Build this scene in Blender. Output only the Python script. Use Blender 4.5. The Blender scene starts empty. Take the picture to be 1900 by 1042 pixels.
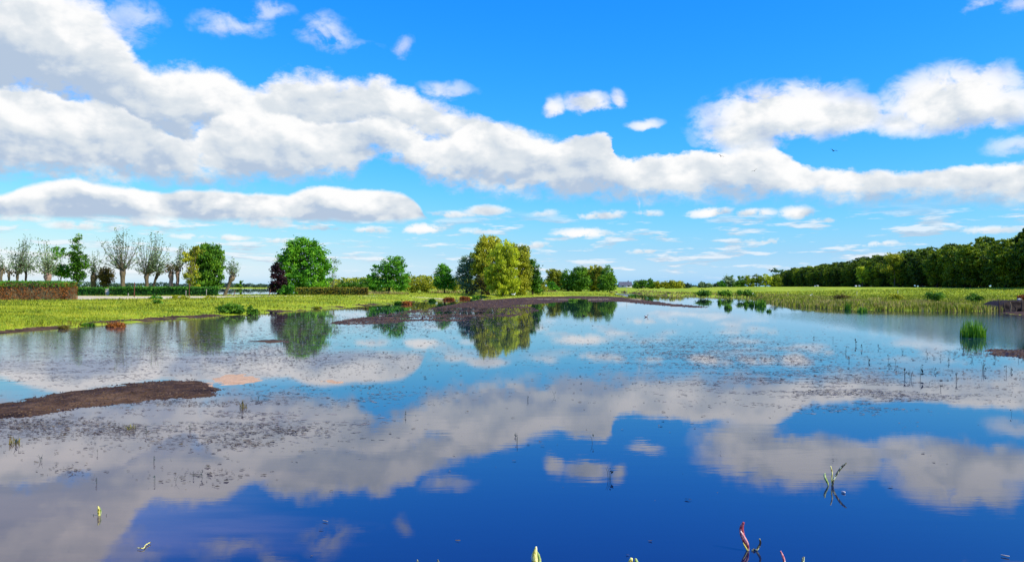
import bpy, math, random
import numpy as np
from mathutils import Vector
C = bpy.context.scene.collection
S = bpy.context.scene
random.seed(7); RNG = np.random.default_rng(11)
R = math.radians
F = 1480.0; CX = 950.0; HY = 531.0; EYE = 2.2     # focal length and horizon in photo pixels, eye height in metres

# ------------------------------------------------------------------ camera
cam = bpy.data.cameras.new('camera'); co = bpy.data.objects.new('camera', cam); C.objects.link(co)
cam.sensor_width = 36; cam.lens = 36 * F / 1900; cam.shift_y = 10 / 1900
cam.clip_start = 0.1; cam.clip_end = 30000
co.location = (0, 0, EYE); co.rotation_euler = (R(90), 0, 0)
S.camera = co
S.render.engine = 'CYCLES'
S.view_settings.view_transform = 'Standard'; S.view_settings.look = 'None'
S.view_settings.exposure = 0.3; S.view_settings.gamma = 1

# ------------------------------------------------------------------ sun
SUN_AZ, SUN_EL = R(116), R(43)
sd = bpy.data.lights.new('sun', 'SUN'); sd.energy = 5.0; sd.angle = R(0.5); sd.color = (1, .95, .86)
so = bpy.data.objects.new('sun', sd); C.objects.link(so)
sv = Vector((math.sin(SUN_AZ) * math.cos(SUN_EL), math.cos(SUN_AZ) * math.cos(SUN_EL), math.sin(SUN_EL)))
so.rotation_euler = (-sv).to_track_quat('-Z', 'Y').to_euler()

# ------------------------------------------------------------------ node helpers
class X:
    """a socket with arithmetic"""
    nt = None
    def __init__(s, sock): s.s = sock
    def _op(a, op, b=None, c=None):
        n = X.nt.nodes.new('ShaderNodeMath'); n.operation = op
        for i, v in enumerate((a, b, c)):
            if v is None: continue
            if isinstance(v, X): X.nt.links.new(v.s, n.inputs[i])
            else: n.inputs[i].default_value = v
        return X(n.outputs[0])
    def __add__(a, b): return X._op(a, 'ADD', b)
    __radd__ = __add__
    def __sub__(a, b): return X._op(a, 'SUBTRACT', b)
    def __rsub__(a, b): return X._op(b, 'SUBTRACT', a)
    def __mul__(a, b): return X._op(a, 'MULTIPLY', b)
    __rmul__ = __mul__
    def __truediv__(a, b): return X._op(a, 'DIVIDE', b)
    def __pow__(a, b): return X._op(a, 'POWER', b)
    def max(a, b): return X._op(a, 'MAXIMUM', b)
    def min(a, b): return X._op(a, 'MINIMUM', b)
    def mad(a, b, c): return X._op(a, 'MULTIPLY_ADD', b, c)
    def clamp(a): return X._op(a, 'MAXIMUM', 0.0)._op('MINIMUM', 1.0)
def ss(x, a, b, lo=0.0, hi=1.0, smooth=True):
    n = X.nt.nodes.new('ShaderNodeMapRange'); n.interpolation_type = 'SMOOTHSTEP' if smooth else 'LINEAR'
    X.nt.links.new(x.s, n.inputs[0])
    for i, v in enumerate((a, b, lo, hi)):
        n.inputs[i + 1].default_value = v
    return X(n.outputs[0])
def noise(vec, scale, detail=4, rough=.5, dist=0.0, col=False):
    n = X.nt.nodes.new('ShaderNodeTexNoise'); n.inputs['Scale'].default_value = scale
    n.inputs['Detail'].default_value = detail; n.inputs['Roughness'].default_value = rough
    n.inputs['Distortion'].default_value = dist
    if vec is not None: X.nt.links.new(vec, n.inputs['Vector'])
    return n.outputs['Color'] if col else X(n.outputs[0])
def comb(x, y, z):
    n = X.nt.nodes.new('ShaderNodeCombineXYZ')
    for i, v in enumerate((x, y, z)):
        if isinstance(v, X): X.nt.links.new(v.s, n.inputs[i])
        else: n.inputs[i].default_value = v
    return n.outputs[0]
def sep(v):
    n = X.nt.nodes.new('ShaderNodeSeparateXYZ'); X.nt.links.new(v, n.inputs[0])
    return X(n.outputs[0]), X(n.outputs[1]), X(n.outputs[2])
def vmul(v, t):
    n = X.nt.nodes.new('ShaderNodeVectorMath'); n.operation = 'MULTIPLY'
    X.nt.links.new(v, n.inputs[0]); n.inputs[1].default_value = t
    return n.outputs[0]
def mixc(f, a, b, mode='MIX'):
    n = X.nt.nodes.new('ShaderNodeMix'); n.data_type = 'RGBA'; n.blend_type = mode
    for i, v in ((0, f), (6, a), (7, b)):
        if isinstance(v, X): v = v.s
        if isinstance(v, (int, float)): n.inputs[i].default_value = v
        elif isinstance(v, tuple): n.inputs[i].default_value = v + (1,) if len(v) == 3 else v
        else: X.nt.links.new(v, n.inputs[i])
    return n.outputs[2]
def curve(x, pts):
    n = X.nt.nodes.new('ShaderNodeFloatCurve'); c = n.mapping.curves[0]
    n.mapping.use_clip = False
    pts = sorted(pts)
    c.points[0].location = pts[0]; c.points[1].location = pts[-1]
    for p in pts[1:-1]: c.points.new(*p)
    for p in c.points: p.handle_type = 'AUTO_CLAMPED'
    n.mapping.update()
    X.nt.links.new(x.s, n.inputs['Value'])
    return X(n.outputs[0])

# ------------------------------------------------------------------ world: Nishita sky with cumulus banks, laid out by azimuth and elevation
def azel(px, py):
    a = math.atan((px - CX) / F); return a, math.atan((HY - py) / math.hypot(F, px - CX))
W = bpy.data.worlds.new('World'); S.world = W; W.use_nodes = True
nt = W.node_tree; nt.nodes.clear(); X.nt = nt
sky = nt.nodes.new('ShaderNodeTexSky'); sky.sky_type = 'NISHITA'; sky.sun_disc = False
sky.sun_elevation = SUN_EL; sky.sun_rotation = SUN_AZ; sky.altitude = 0; sky.air_density = 1.0; sky.dust_density = .6; sky.ozone_density = 2.0
r, g, b = sep(sky.outputs[0])
SKYK = 0.1
r = (r * SKYK); g = (g * SKYK); b = (b * SKYK)
gcol = nt.nodes.new('ShaderNodeCombineColor')
tc = nt.nodes.new('ShaderNodeTexCoord')
dx, dy, dz = sep(tc.outputs['Generated'])
az = dx._op('ARCTAN2', dy); el = dz._op('ARCSINE')
# deepen the blue away from the horizon the way the photograph does
lift = ss(el, .0, .045, 1.5, 1.0)
nt.links.new((((r * (lift * .3 + .7)) ** 2.5) * 2.3).s, gcol.inputs[0])
nt.links.new(((g * (lift * .5 + .5)) * 1.30).s, gcol.inputs[1])
nt.links.new((ss(el, 0, .34, .95, 1.55) * ss(el, .4, 1.4, 1.0, .55)).s, gcol.inputs[2])
skycol = gcol.outputs[0]
V = comb(az, el * 1.5, 0.0)
V2 = comb(az + .010, el * 1.5 + .018, 0.0)          # towards the sun, for relief
nA = noise(V, 9, 7, .58, .2, col=True)
nr, ng, nb = sep(nA)
relief = (noise(V, 11, 5, .5, .15) - noise(V2, 11, 5, .5, .15))
V3 = comb(az + .005, el * 1.5 + .009, 0.0)
relief = relief + (noise(V, 30, 4, .55, .2) - noise(V3, 30, 4, .55, .2)) * .12
far = ss(el, .02, .16)                               # small far clouds get smaller bumps
azw = az + (nr - .5) * (far * .06 + .012)
elw = el + (ng - .5) * (far * .045 + .006)
fine = noise(V, 42, 5, .62) - .5
rag0 = (noise(V, 34, 5, .65) - .5) * far
elw = elw + fine * (far * .020 + .0015)
t = azw.mad(1 / 1.24, .5)
def E(py, px=CX): return azel(px, py)[1]
def env(pts): return curve(t, [(azel(px, py)[0] / 1.24 + .5, azel(px, py)[1] / .5) for px, py in pts]) * .5
WHITE, GREY, BASE = (1.0, 1.0, 1.0), (.72, .78, .84), (.47, .58, .74)
def bank(col, top, bot, wt, wb, k=1.0, soft=0.0, rel=2.7):
    T, B = env(top), env(bot)
    up = (T - elw); dn = (elw - B)
    a = ((up / wt).min((dn + .008) / wb) + (nb - .5) * soft + rag0 * 1.6 + fine * far * .8)
    a = ss(a, -.15, .75) * k
    h = (dn / ((T - B).max(.004))).clamp()
    depth = up / .10                                  # how far below the bright rim
    sh = h * .62 + (1 - depth.clamp()) * .36 + relief * rel + fine * .18 - .09 + (nb - .5) * .95
    c1 = mixc(ss(sh, .0, .45), BASE, GREY); c2 = mixc(ss(sh, .38, .95), c1, WHITE)
    return mixc(a, col, c2)
# far field of small fair-weather clouds near the horizon
inv = (el.max(.004) + .02) ** -1.0
fv = comb(az * inv * .42, inv * .55, 3.3)
fn = noise(fv, 2.2, 5, .6, .0)
fv2 = comb(az * 17.0, el * 105.0, 1.7)
fn2 = noise(fv2, 1.0, 5, .6, .2)
fa = ss(fn2 * .75 + fn * .25, .50, .60) * ss(el, .004, .02) * ss(el, .098, .07) * .7
fcol = mixc(ss(fn2 - noise(comb(az * 17.0, el * 105.0 + .45, 1.7), 1.0, 5, .6, .2), -.08, .12), (.52, .62, .76), (.93, .96, 1.0))
col = mixc(fa, skycol, fcol)
# individual small clouds and wisps: px, py, half width, half height, opacity
EL = [(1455,220,185,78,1.2),(1385,250,110,48,1.1),(1565,220,95,58,1.1),(1765,192,140,74,1.2),(1860,200,80,48,1),(1665,228,70,38,.9),
 (1400,275,80,32,.9),(430,48,90,34,.55),(490,16,60,24,.5),(605,65,62,44,.62),(748,85,26,30,.55),(660,80,60,16,.3),(825,165,70,24,.62),(1092,188,66,27,.95),(1030,198,26,27,.9),
 (1152,178,24,24,.8),(1197,227,42,16,.8),(1890,265,60,24,.6),(1828,8,40,20,.6),(1895,15,34,28,.6),(120,40,150,60,.8),(250,30,60,40,.5),
 (903,392,56,16,1),(845,399,66,10,.8),(785,427,52,15,1),(1115,400,62,15,.85),(1200,398,45,10,.7),(1080,434,66,14,1),(990,455,42,10,.8),
 (1010,397,34,12,.6),(1320,396,62,14,1),(1400,397,50,12,.9),(1480,397,42,17,1),(1530,410,28,6,.7),(690,427,46,10,.8),(590,423,56,8,.7),(490,415,78,14,.85),(275,410,68,16,.9),(140,419,64,12,.8),
 (430,441,40,9,.8),(515,446,46,8,.7),(350,438,60,8,.6),(885,430,60,8,.6),(1195,467,46,7,.7),(1840,428,60,10,.8),(1635,453,45,8,.7),(1420,447,60,8,.6),(40,405,60,10,.7)]
rag = noise(V, 26, 4, .6, .4) - .5
rag = rag + (noise(V, 75, 3, .6) - .5) * (1 - far) * 1.6
acc = None; sa = None; sb = None
azs = az + (azw - az) * .45; els = el + (elw - el) * .55
for (px, py, rx, ry, op) in EL:
    ca, ce = azel(px, py); rxa = rx / F; rye = ry / F
    ex = azs.mad(1 / rxa, -ca / rxa); ey = els.mad(1 / rye, -ce / rye)
    eb = ey.max(ey * -1.35)
    e = (op - ((ex * ex) + (eb * eb)) * op).max(0.0)
    acc = e if acc is None else acc.max(e)
    w_ = e * ey
    sa = e if sa is None else sa + e
    sb = w_ if sb is None else sb + w_
hy = sb / sa.max(.01)
ea = ss(acc + (nb - .5) * .75 + rag * 2.3 + fine * 1.0, .05, .75) * ss(acc, 0, .12) * ss(acc, 0, 1.0, .1, 1.0)
sh = hy * .35 + .60 + relief * 2.4 + fine * .4 + rag * .25
ecol = mixc(ss(sh, .1, .5), (.50, .60, .76), GREY); ecol = mixc(ss(sh, .4, .85), ecol, WHITE)
col = mixc(ea, col, ecol)
UPT = [(-150,-90),(0,-70),(60,-50),(130,-25),(190,5),(235,40),(262,85),(300,116),(350,124),(400,132),(440,150),(470,166),(490,146),(520,126),(560,120),(600,122),(640,130),(700,134),(740,148),(790,172),(850,190),(900,215),(950,226),(1000,246),(1080,250),(1120,250),(1150,285),(1180,360),(1220,470),(1400,500),(2000,500)]
UPB = [(-150,180),(0,190),(150,200),(250,285),(400,275),(600,270),(900,290),(1130,310),(1170,350),(1210,430),(1400,470),(2000,470)]
MT = [(-150,150),(0,150),(60,152),(120,170),(180,184),(215,190),(250,214),(300,238),(340,248),(380,224),(420,208),(480,198),(530,202),(570,216),(620,222),(680,214),(740,212),(780,238),(830,250),(880,228),(920,232),(960,252),(1000,258),(1060,248),(1110,246),(1140,254),(1158,286),(1200,282),(1280,276),(1330,280),(1400,276),(1440,282),(1475,302),(1530,318),(1600,314),(1680,310),(1760,300),(1840,291),(1920,292),(2050,295)]
MB_ = [(-150,322),(0,318),(100,322),(200,336),(300,330),(400,332),(480,338),(560,332),(640,318),(690,288),(730,288),(775,318),(850,342),(950,352),(1050,360),(1140,366),(1250,364),(1330,366),(1400,366),(1460,364),(1530,374),(1600,376),(1700,372),(1800,372),(1900,378),(2050,378)]
LT = [(-150,365),(0,358),(50,342),(90,336),(130,328),(175,340),(240,346),(300,352),(350,346),(410,350),(460,358),(520,362),(570,354),(610,346),(660,350),(720,356),(755,366),(778,388),(800,410),(2050,440)]
LB = [(-150,392),(0,392),(100,394),(300,396),(450,402),(600,402),(700,404),(765,402),(800,396),(2050,390)]
col = bank(col, UPT, UPB, .020, .05, 1.0, .6)
col = bank(col, MT, MB_, .008, .032, 1.0, .35)
t = (az + (azw - az) * .35).mad(1 / 1.24, .5); elw = el + (elw - el) * .5
col = bank(col, LT, LB, .006, .010, 1.0, .3, 4.0)
bg = nt.nodes.new('ShaderNodeBackground'); nt.links.new(col, bg.inputs[0]); bg.inputs[1].default_value = 0.81
wo = nt.nodes.new('ShaderNodeOutputWorld'); nt.links.new(bg.outputs[0], wo.inputs[0])
W.cycles.sampling_method = 'MANUAL'; W.cycles.sample_map_resolution = 512

# ------------------------------------------------------------------ mesh helpers
def vn(p, seed=0):
    """value noise in 2D, p (N,2) -> 0..1"""
    i = np.floor(p).astype(np.int64); f = p - i; f = f * f * (3 - 2 * f)
    def h(a, b):
        n = (a * 374761393 + b * 668265263 + seed * 974634777) & 0xffffffff
        n = ((n ^ (n >> 13)) * 1274126177) & 0xffffffff
        return ((n ^ (n >> 16)) & 0xffff) / 65535.0
    x, y = i[:, 0], i[:, 1]
    a = h(x, y) * (1 - f[:, 0]) + h(x + 1, y) * f[:, 0]
    b = h(x, y + 1) * (1 - f[:, 0]) + h(x + 1, y + 1) * f[:, 0]
    return a * (1 - f[:, 1]) + b * f[:, 1]
def fbm(p, oct=4, seed=0):
    s = 0; a = .5; t = 0
    for k in range(oct):
        s = s + a * vn(p * (2 ** k) + k * 17.3, seed + k); t += a; a *= .5
    return s / t
class MB:
    """collects vertices and quads/triangles of ONE mesh"""
    def __init__(s): s.v = []; s.f = []; s.n = 0
    def add(s, v, f):
        v = np.asarray(v, float).reshape(-1, 3); f = np.asarray(f, np.int64)
        s.v.append(v); s.f.append(f + s.n); s.n += len(v); return s
    def tube(s, pts, rad, sides=6, cap=True):
        pts = np.asarray(pts, float); n = len(pts)
        rad = np.full(n, rad) if np.isscalar(rad) else np.asarray(rad, float)
        tan = np.gradient(pts, axis=0); tan /= np.linalg.norm(tan, axis=1)[:, None] + 1e-9
        up = np.where(np.abs(tan[:, 2:3]) > .9, np.array([[1., 0, 0]]), np.array([[0, 0, 1.]]))
        if abs(tan[0, 2]) > .7: up = np.repeat([[1., 0, 0]], n, 0)
        a = np.cross(tan, up); a /= np.linalg.norm(a, axis=1)[:, None] + 1e-9
        b = np.cross(tan, a)
        th = np.arange(sides) * 2 * math.pi / sides
        ring = pts[:, None, :] + rad[:, None, None] * (np.cos(th)[None, :, None] * a[:, None] + np.sin(th)[None, :, None] * b[:, None])
        f = []
        for i in range(n - 1):
            for j in range(sides):
                k = (j + 1) % sides
                f.append((i * sides + j, i * sides + k, (i + 1) * sides + k, (i + 1) * sides + j))
        v = ring.reshape(-1, 3)
        s.add(v, f)
        if cap:
            s.add([pts[-1]], [(0, 0, 0, 0)][:0] or np.zeros((0, 4), int))
            base = s.n - 1; o = base - sides
            s.f.append(np.array([(o + j, o + (j + 1) % sides, base, base) for j in range(sides)]))
        return s
    def box(s, x0, x1, y0, y1, z0, z1):
        v = [(x, y, z) for z in (z0, z1) for y in (y0, y1) for x in (x0, x1)]
        return s.add(v, [(0, 2, 3, 1), (4, 5, 7, 6), (0, 1, 5, 4), (2, 6, 7, 3), (0, 4, 6, 2), (1, 3, 7, 5)])
    def leaves(s, P, size, aspect=1.6, droop=0.0, bias=None):
        """P (N,3) leaf centres; one bent quad each, random orientation"""
        n = len(P)
        if n == 0: return s
        a = RNG.normal(size=(n, 3)); a[:, 2] -= droop * 3
        a /= np.linalg.norm(a, axis=1)[:, None]
        b = np.cross(a, RNG.normal(size=(n, 3))); b /= np.linalg.norm(b, axis=1)[:, None] + 1e-9
        sz = size * RNG.uniform(.6, 1.35, (n, 1))
        L = a * sz * aspect / 2; Wd = b * sz / 2
        v = np.stack([P - L, P + Wd * .9 - L * .1, P + L, P - Wd * .9 - L * .1], 1).reshape(-1, 3)
        f = np.arange(n * 4).reshape(-1, 4)
        return s.add(v, f)
    def blades(s, P, h, w, lean=.35, seg=1):
        """P (N,3) blade roots; upright tapering blades"""
        n = len(P); h = np.broadcast_to(h, n)[:, None]; w = np.broadcast_to(w, n)[:, None]
        th = RNG.uniform(0, 2 * math.pi, n); d = np.stack([np.cos(th), np.sin(th), 0 * th], 1)
        ln = RNG.normal(size=(n, 3)) * lean * h; ln[:, 2] = 0
        up = np.array([[0, 0, 1.]])
        m = P + up * h * .55 + ln * .35; t = P + up * h + ln
        v = np.stack([P - d * w / 2, P + d * w / 2, m + d * w * .42, m - d * w * .42, t], 1).reshape(-1, 3)
        o = np.arange(n)[:, None] * 5
        f = np.concatenate([o + [[0, 1, 2, 3]], o + [[3, 2, 4, 4]]], 0)
        return s.add(v, f)
    def mesh(s, name):
        v = np.concatenate(s.v); f = np.concatenate([x.reshape(-1, 4) for x in s.f])
        tri = f[:, 2] == f[:, 3]
        cnt = np.where(tri, 3, 4)
        keep = np.ones_like(f, bool); keep[tri, 3] = False
        loops = f[keep]
        st = np.concatenate([[0], np.cumsum(cnt)[:-1]])
        me = bpy.data.meshes.new(name)
        me.vertices.add(len(v)); me.vertices.foreach_set('co', v.astype(np.float32).ravel())
        me.loops.add(len(loops)); me.loops.foreach_set('vertex_index', loops.astype(np.int32))
        me.polygons.add(len(f)); me.polygons.foreach_set('loop_start', st.astype(np.int32)); me.polygons.foreach_set('loop_total', cnt.astype(np.int32))
        me.update(calc_edges=True)
        return me
    def build(s, name, mat, parent=None, smooth=False):
        me = s.mesh(name); me.materials.append(mat)
        if smooth: me.shade_smooth()
        o = bpy.data.objects.new(name, me); C.objects.link(o)
        if parent: o.parent = parent
        return o
def tag(o, label=None, cat=None, group=None, kind=None):
    if label: o['label'] = label
    if cat: o['category'] = cat
    if group: o['group'] = group
    if kind: o['kind'] = kind
    return o
def empty(name, loc, label, cat, group=None):
    o = bpy.data.objects.new(name, None); C.objects.link(o); o.location = loc; o.empty_display_size = .2
    return tag(o, label, cat, group)
def copy_tree(o, parent=None):
    c = o.copy(); C.objects.link(c); c.parent = parent
    for ch in list(o.children):
        if ch.parent is o: copy_tree(ch, c)
    return c
def W2(px, py, z=0.0):
    """photo pixel -> world point on the level z"""
    d = (EYE - z) * F / (py - HY); return ((px - CX) / F * d, d)
def PT(px, py, d): return ((px - CX) / F * d, d, EYE + (HY - py) / F * d)

# ------------------------------------------------------------------ materials
def mat(name):
    m = bpy.data.materials.new(name); m.use_nodes = True
    t = m.node_tree; t.nodes.clear(); X.nt = t
    return m, t
def ramp(fac, cols):
    n = X.nt.nodes.new('ShaderNodeValToRGB'); X.nt.links.new(fac.s if isinstance(fac, X) else fac, n.inputs[0])
    e = n.color_ramp.elements
    while len(e) < len(cols): e.new(.5)
    for k, (p, c) in enumerate(cols): e[k].position = p; e[k].color = c + (1,)
    return n.outputs[0]
def principled(col, rough=.8, spec=.3, normal=None, ior=None):
    n = X.nt.nodes.new('ShaderNodeBsdfPrincipled')
    if isinstance(col, tuple): n.inputs['Base Color'].default_value = col + (1,)
    else: X.nt.links.new(col, n.inputs['Base Color'])
    if isinstance(rough, X): X.nt.links.new(rough.s, n.inputs['Roughness'])
    else: n.inputs['Roughness'].default_value = rough
    n.inputs['Specular IOR Level'].default_value = spec
    if ior: n.inputs['IOR'].default_value = ior
    if normal is not None: X.nt.links.new(normal, n.inputs['Normal'])
    return n.outputs[0]
def out(sh):
    o = X.nt.nodes.new('ShaderNodeOutputMaterial'); X.nt.links.new(sh, o.inputs[0])
def bump(h, strength, dist):
    n = X.nt.nodes.new('ShaderNodeBump'); X.nt.links.new(h.s, n.inputs['Height'])
    n.inputs['Strength'].default_value = strength; n.inputs['Distance'].default_value = dist
    return n.outputs[0]
def pos():
    return X.nt.nodes.new('ShaderNodeNewGeometry').outputs['Position']
def leafmat(name, c1, c2, c3, trans=.3, scale=.35, ow=.25):
    """three leaf colours picked leaf by leaf and clump by clump"""
    m, t = mat(name)
    g = t.nodes.new('ShaderNodeNewGeometry'); oi = t.nodes.new('ShaderNodeObjectInfo')
    rnd = X(g.outputs['Random Per Island']); obr = X(oi.outputs['Random'])
    n = noise(g.outputs['Position'], scale, 3, .6)
    f = (rnd * .5 + ss(n, .32, .68) * .5 + (obr - .5) * ow).clamp()
    col = ramp(f, [(.05, c1), (.5, c2), (.95, c3)])
    p = principled(col, .6, .25)
    tr = t.nodes.new('ShaderNodeBsdfTranslucent'); t.links.new(mixc(.5, col, (.9, .95, .1), 'MULTIPLY'), tr.inputs[0])
    mx = t.nodes.new('ShaderNodeMixShader'); mx.inputs[0].default_value = trans
    t.links.new(p, mx.inputs[1]); t.links.new(tr.outputs[0], mx.inputs[2])
    out(mx.outputs[0]); return m
def plainmat(name, c1, c2, scale=3.0, rough=.85, spec=.2, bumpy=.0, stretch=(1, 1, 1)):
    m, t = mat(name)
    v = vmul(pos(), stretch)
    n = noise(v, scale, 6, .65)
    col = ramp(n, [(.3, c1), (.7, c2)])
    out(principled(col, rough, spec, bump(n, bumpy, .05) if bumpy else None)); return m

M = {}
M['green'] = leafmat('foliage_fresh_green', (0.0216, 0.1013, 0.0041), (0.0810, 0.2835, 0.0095), (0.2430, 0.5130, 0.0203))
M['deep'] = leafmat('foliage_deep_green', (0.0195, 0.0731, 0.0049), (0.0731, 0.2031, 0.0097), (0.2275, 0.4062, 0.0195))
M['olive'] = leafmat('foliage_olive', (0.0980, 0.1190, 0.0070), (0.3080, 0.3360, 0.0140), (0.5600, 0.5320, 0.0280))
M['yellow'] = leafmat('foliage_yellow_green', (0.1242, 0.1708, 0.0062), (0.4192, 0.4968, 0.0155), (0.7452, 0.7762, 0.0466), .4)
M['grey'] = leafmat('foliage_grey_green', (0.0650, 0.1105, 0.0520), (0.1690, 0.2600, 0.1105), (0.3640, 0.4680, 0.2340))
M['maroon'] = leafmat('foliage_maroon', (.006, .002, .003), (.022, .006, .009), (.06, .014, .018), .15)
M['brownleaf'] = leafmat('foliage_brown', (0.0360, 0.0240, 0.0048), (0.1320, 0.1020, 0.0144), (0.2400, 0.2040, 0.0360))
M['russet'] = leafmat('foliage_russet', (.08, .02, .003), (.28, .085, .012), (.42, .16, .025), .15, .4)
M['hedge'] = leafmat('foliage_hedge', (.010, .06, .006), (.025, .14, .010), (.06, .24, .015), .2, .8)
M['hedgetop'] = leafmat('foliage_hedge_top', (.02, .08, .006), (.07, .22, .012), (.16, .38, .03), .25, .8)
M['wood'] = leafmat('foliage_wood', (0.0177, 0.0472, 0.0024), (0.1062, 0.1770, 0.0047), (0.3304, 0.4012, 0.0118), .3, .25, .6)
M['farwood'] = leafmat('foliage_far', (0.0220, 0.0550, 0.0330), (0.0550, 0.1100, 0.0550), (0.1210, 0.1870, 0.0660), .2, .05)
M['reed'] = leafmat('reed_green', (.02, .08, .004), (.08, .24, .008), (.24, .45, .02), .3, 2)
M['grass'] = leafmat('grass_blades', (.07, .11, .005), (.30, .34, .010), (.54, .48, .05), .3, .16)
M['straw'] = leafmat('dry_straw', (.10, .07, .02), (.30, .24, .07), (.55, .46, .17), .3, .6)
M['reedolive'] = leafmat('reed_olive', (.05, .08, .004), (.18, .22, .010), (.36, .38, .03), .3, .6)
M['bark'] = plainmat('bark', (.06, .045, .022), (.20, .155, .09), 3, bumpy=.5, stretch=(3, 3, .6))
M['barkdark'] = plainmat('bark_dark', (.02, .014, .01), (.07, .05, .035), 3, bumpy=.5, stretch=(3, 3, .6))
M['barkpink'] = plainmat('bark_pink', (.16, .10, .075), (.38, .26, .2), 3, bumpy=.5, stretch=(3, 3, .6))
M['twig'] = plainmat('twig', (.07, .06, .035), (.17, .15, .08), 5)
M['rust'] = plainmat('rusty_post', (.05, .018, .01), (.16, .06, .03), 8)
M['postgrey'] = plainmat('weathered_post', (.2, .18, .14), (.45, .42, .34), 8)
M['pale'] = plainmat('pale_stone', (.40, .37, .32), (.62, .58, .52), 4)
M['feather_dark'] = plainmat('dark_feathers', (.008, .007, .006), (.03, .026, .02), 9, .6)
M['feather_white'] = plainmat('white_feathers', (.65, .65, .63), (.85, .85, .82), 9, .6)
M['feather_brown'] = plainmat('brown_feathers', (.06, .04, .03), (.22, .16, .11), 14, .6)
M['beak'] = plainmat('beak', (.3, .15, .02), (.4, .2, .03), 9, .5)
M['stalk'] = plainmat('dark_stalk', (.012, .03, .03), (.05, .07, .05), 9)
M['weed'] = leafmat('pondweed', (.03, .025, .015), (.09, .07, .04), (.19, .15, .09), .05, 1.0)
M['scum'] = leafmat('grey_scum', (.05, .05, .045), (.13, .13, .11), (.22, .21, .18), .0, .8)
M['silt'] = leafmat('silt_film', (.12, .10, .075), (.20, .17, .12), (.30, .25, .18), .0, 1.0)
M['wallwhite'] = plainmat('house_wall', (.5, .5, .52), (.62, .62, .64), 1)
M['roof'] = plainmat('house_roof', (.05, .055, .08), (.09, .10, .13), 1)
M['glass'] = plainmat('window_glass', (.03, .04, .05), (.05, .06, .08), 1, .15, .6)
# sprouts of water plants close to the camera
def sproutmat(name, cols, sc=28):
    m, t = mat(name)
    n = noise(vmul(pos(), (1, 1, .45)), sc, 5, .7)
    out(principled(ramp(n, cols), .45, .4, bump(n, .5, .01))); return m
M['pink'] = sproutmat('sprout_pink', [(.36, (.05, .008, .012)), (.46, (.40, .05, .07)), (.56, (.75, .38, .33)), (.68, (.85, .70, .52))])
M['lime'] = sproutmat('sprout_green', [(.38, (.02, .022, .008)), (.47, (.22, .34, .06)), (.58, (.55, .62, .22)), (.7, (.82, .80, .55))])
M['speck'] = sproutmat('sprout_speckled', [(.44, (.012, .010, .008)), (.50, (.10, .10, .04)), (.57, (.55, .60, .32)), (.7, (.8, .74, .6))], 34)
M['yellowbud'] = sproutmat('sprout_bud', [(.40, (.05, .03, .006)), (.48, (.55, .48, .06)), (.58, (.85, .80, .30)), (.7, (.95, .85, .70))], 40)

# ------------------------------------------------------------------ shoreline (traced, then placed at real distances)
POND = [(-1400,900),(-600,705),(-200,650),(0,620),(60,614),(120,609),(200,602),(260,597),(330,591),(400,586),(440,584),(500,580),(540,577),(600,572),(680,567),(740,562),(800,557.5),(850,554.5),(895,551.5),(925,551),
 (905,554),(870,559),(850,563),(800,572),(740,579),(690,586),(640,593),(612,600),(640,602),(700,600),(760,597),(830,596),(900,592),(960,585),(1000,576),(990,570),(940,566.5),(1000,563.5),(1050,559),(1062,555),(1075,553.5),(1090,556),(1100,560),(1135,558.5),(1160,560),
 (1200,564),(1250,568),(1290,570.5),(1312,569.5),(1280,566.5),(1240,562.5),(1200,557),(1170,552),(1145,546.5),(1136,543),(1150,541.8),(1190,544.5),(1230,547.5),(1290,549.5),(1340,550.5),(1395,552),(1430,560),(1450,564),(1500,569),(1560,573),(1640,575),(1700,576),(1780,577),(1830,577),(1870,575),(1960,576),
 (2300,590),(3000,640),(5000,760)]
pond = [W2(*p) for p in POND] + [(60, 4.2), (20, 4.4), (3, 4.7), (-3, 4.7), (-20, 4.4), (-60, 4.2)]
LAKE = [(-420,150),(-300,156),(-150,158),(-90,158),(-72,160),(-58,162),(-52,175),(-58,210),(-75,280),(-110,400),(-160,560),(-210,760),(-230,880),(-300,930),(-600,950),(-1200,900),(-1200,150)]
def isl(pts): return [W2(*p) for p in pts]
ISL = {'mud': isl([(-260,840),(-160,790),(-60,764),(0,751),(60,738),(121,728),(190,717),(259,710),(310,706),(344,705),(385,709),(408,718),(400,732),(370,737),(300,741),(202,750),(140,758),(90,765),(40,774),(0,780),(-80,800),(-160,850)]),
 'spot': isl([(455,633),(475,630.5),(510,630),(532,632.5),(520,636),(480,637)]),
 'right': isl([(1824,648),(1860,648.5),(1910,652),(1990,660),(2100,675),(2000,678),(1920,664),(1880,659),(1840,654)]),
 'sand': isl([(400,697),(418,693),(450,694),(478,703),(470,710),(440,714),(410,715)]),
 'sand2': isl([(592,709),(612,705),(640,707),(645,711),(618,713)]),
 'lens': isl([(1850,580),(1900,577.5),(2000,578),(2100,583),(1960,585),(1890,584)])}
MUDZ = [W2(*p) for p in [(560,612),(600,588),(700,574),(800,566),(870,561),(920,557),(1000,552.6),(1062,551.3),(1140,551.8),(1180,555),(1330,566),(1330,576),(1150,566),(1000,580),(860,602),(640,612)]]
FLAT = [W2(*p) for p in [(560,612),(700,581),(800,572),(900,569),(1010,572),(1010,584),(900,598),(760,602),(640,610)]]
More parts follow.
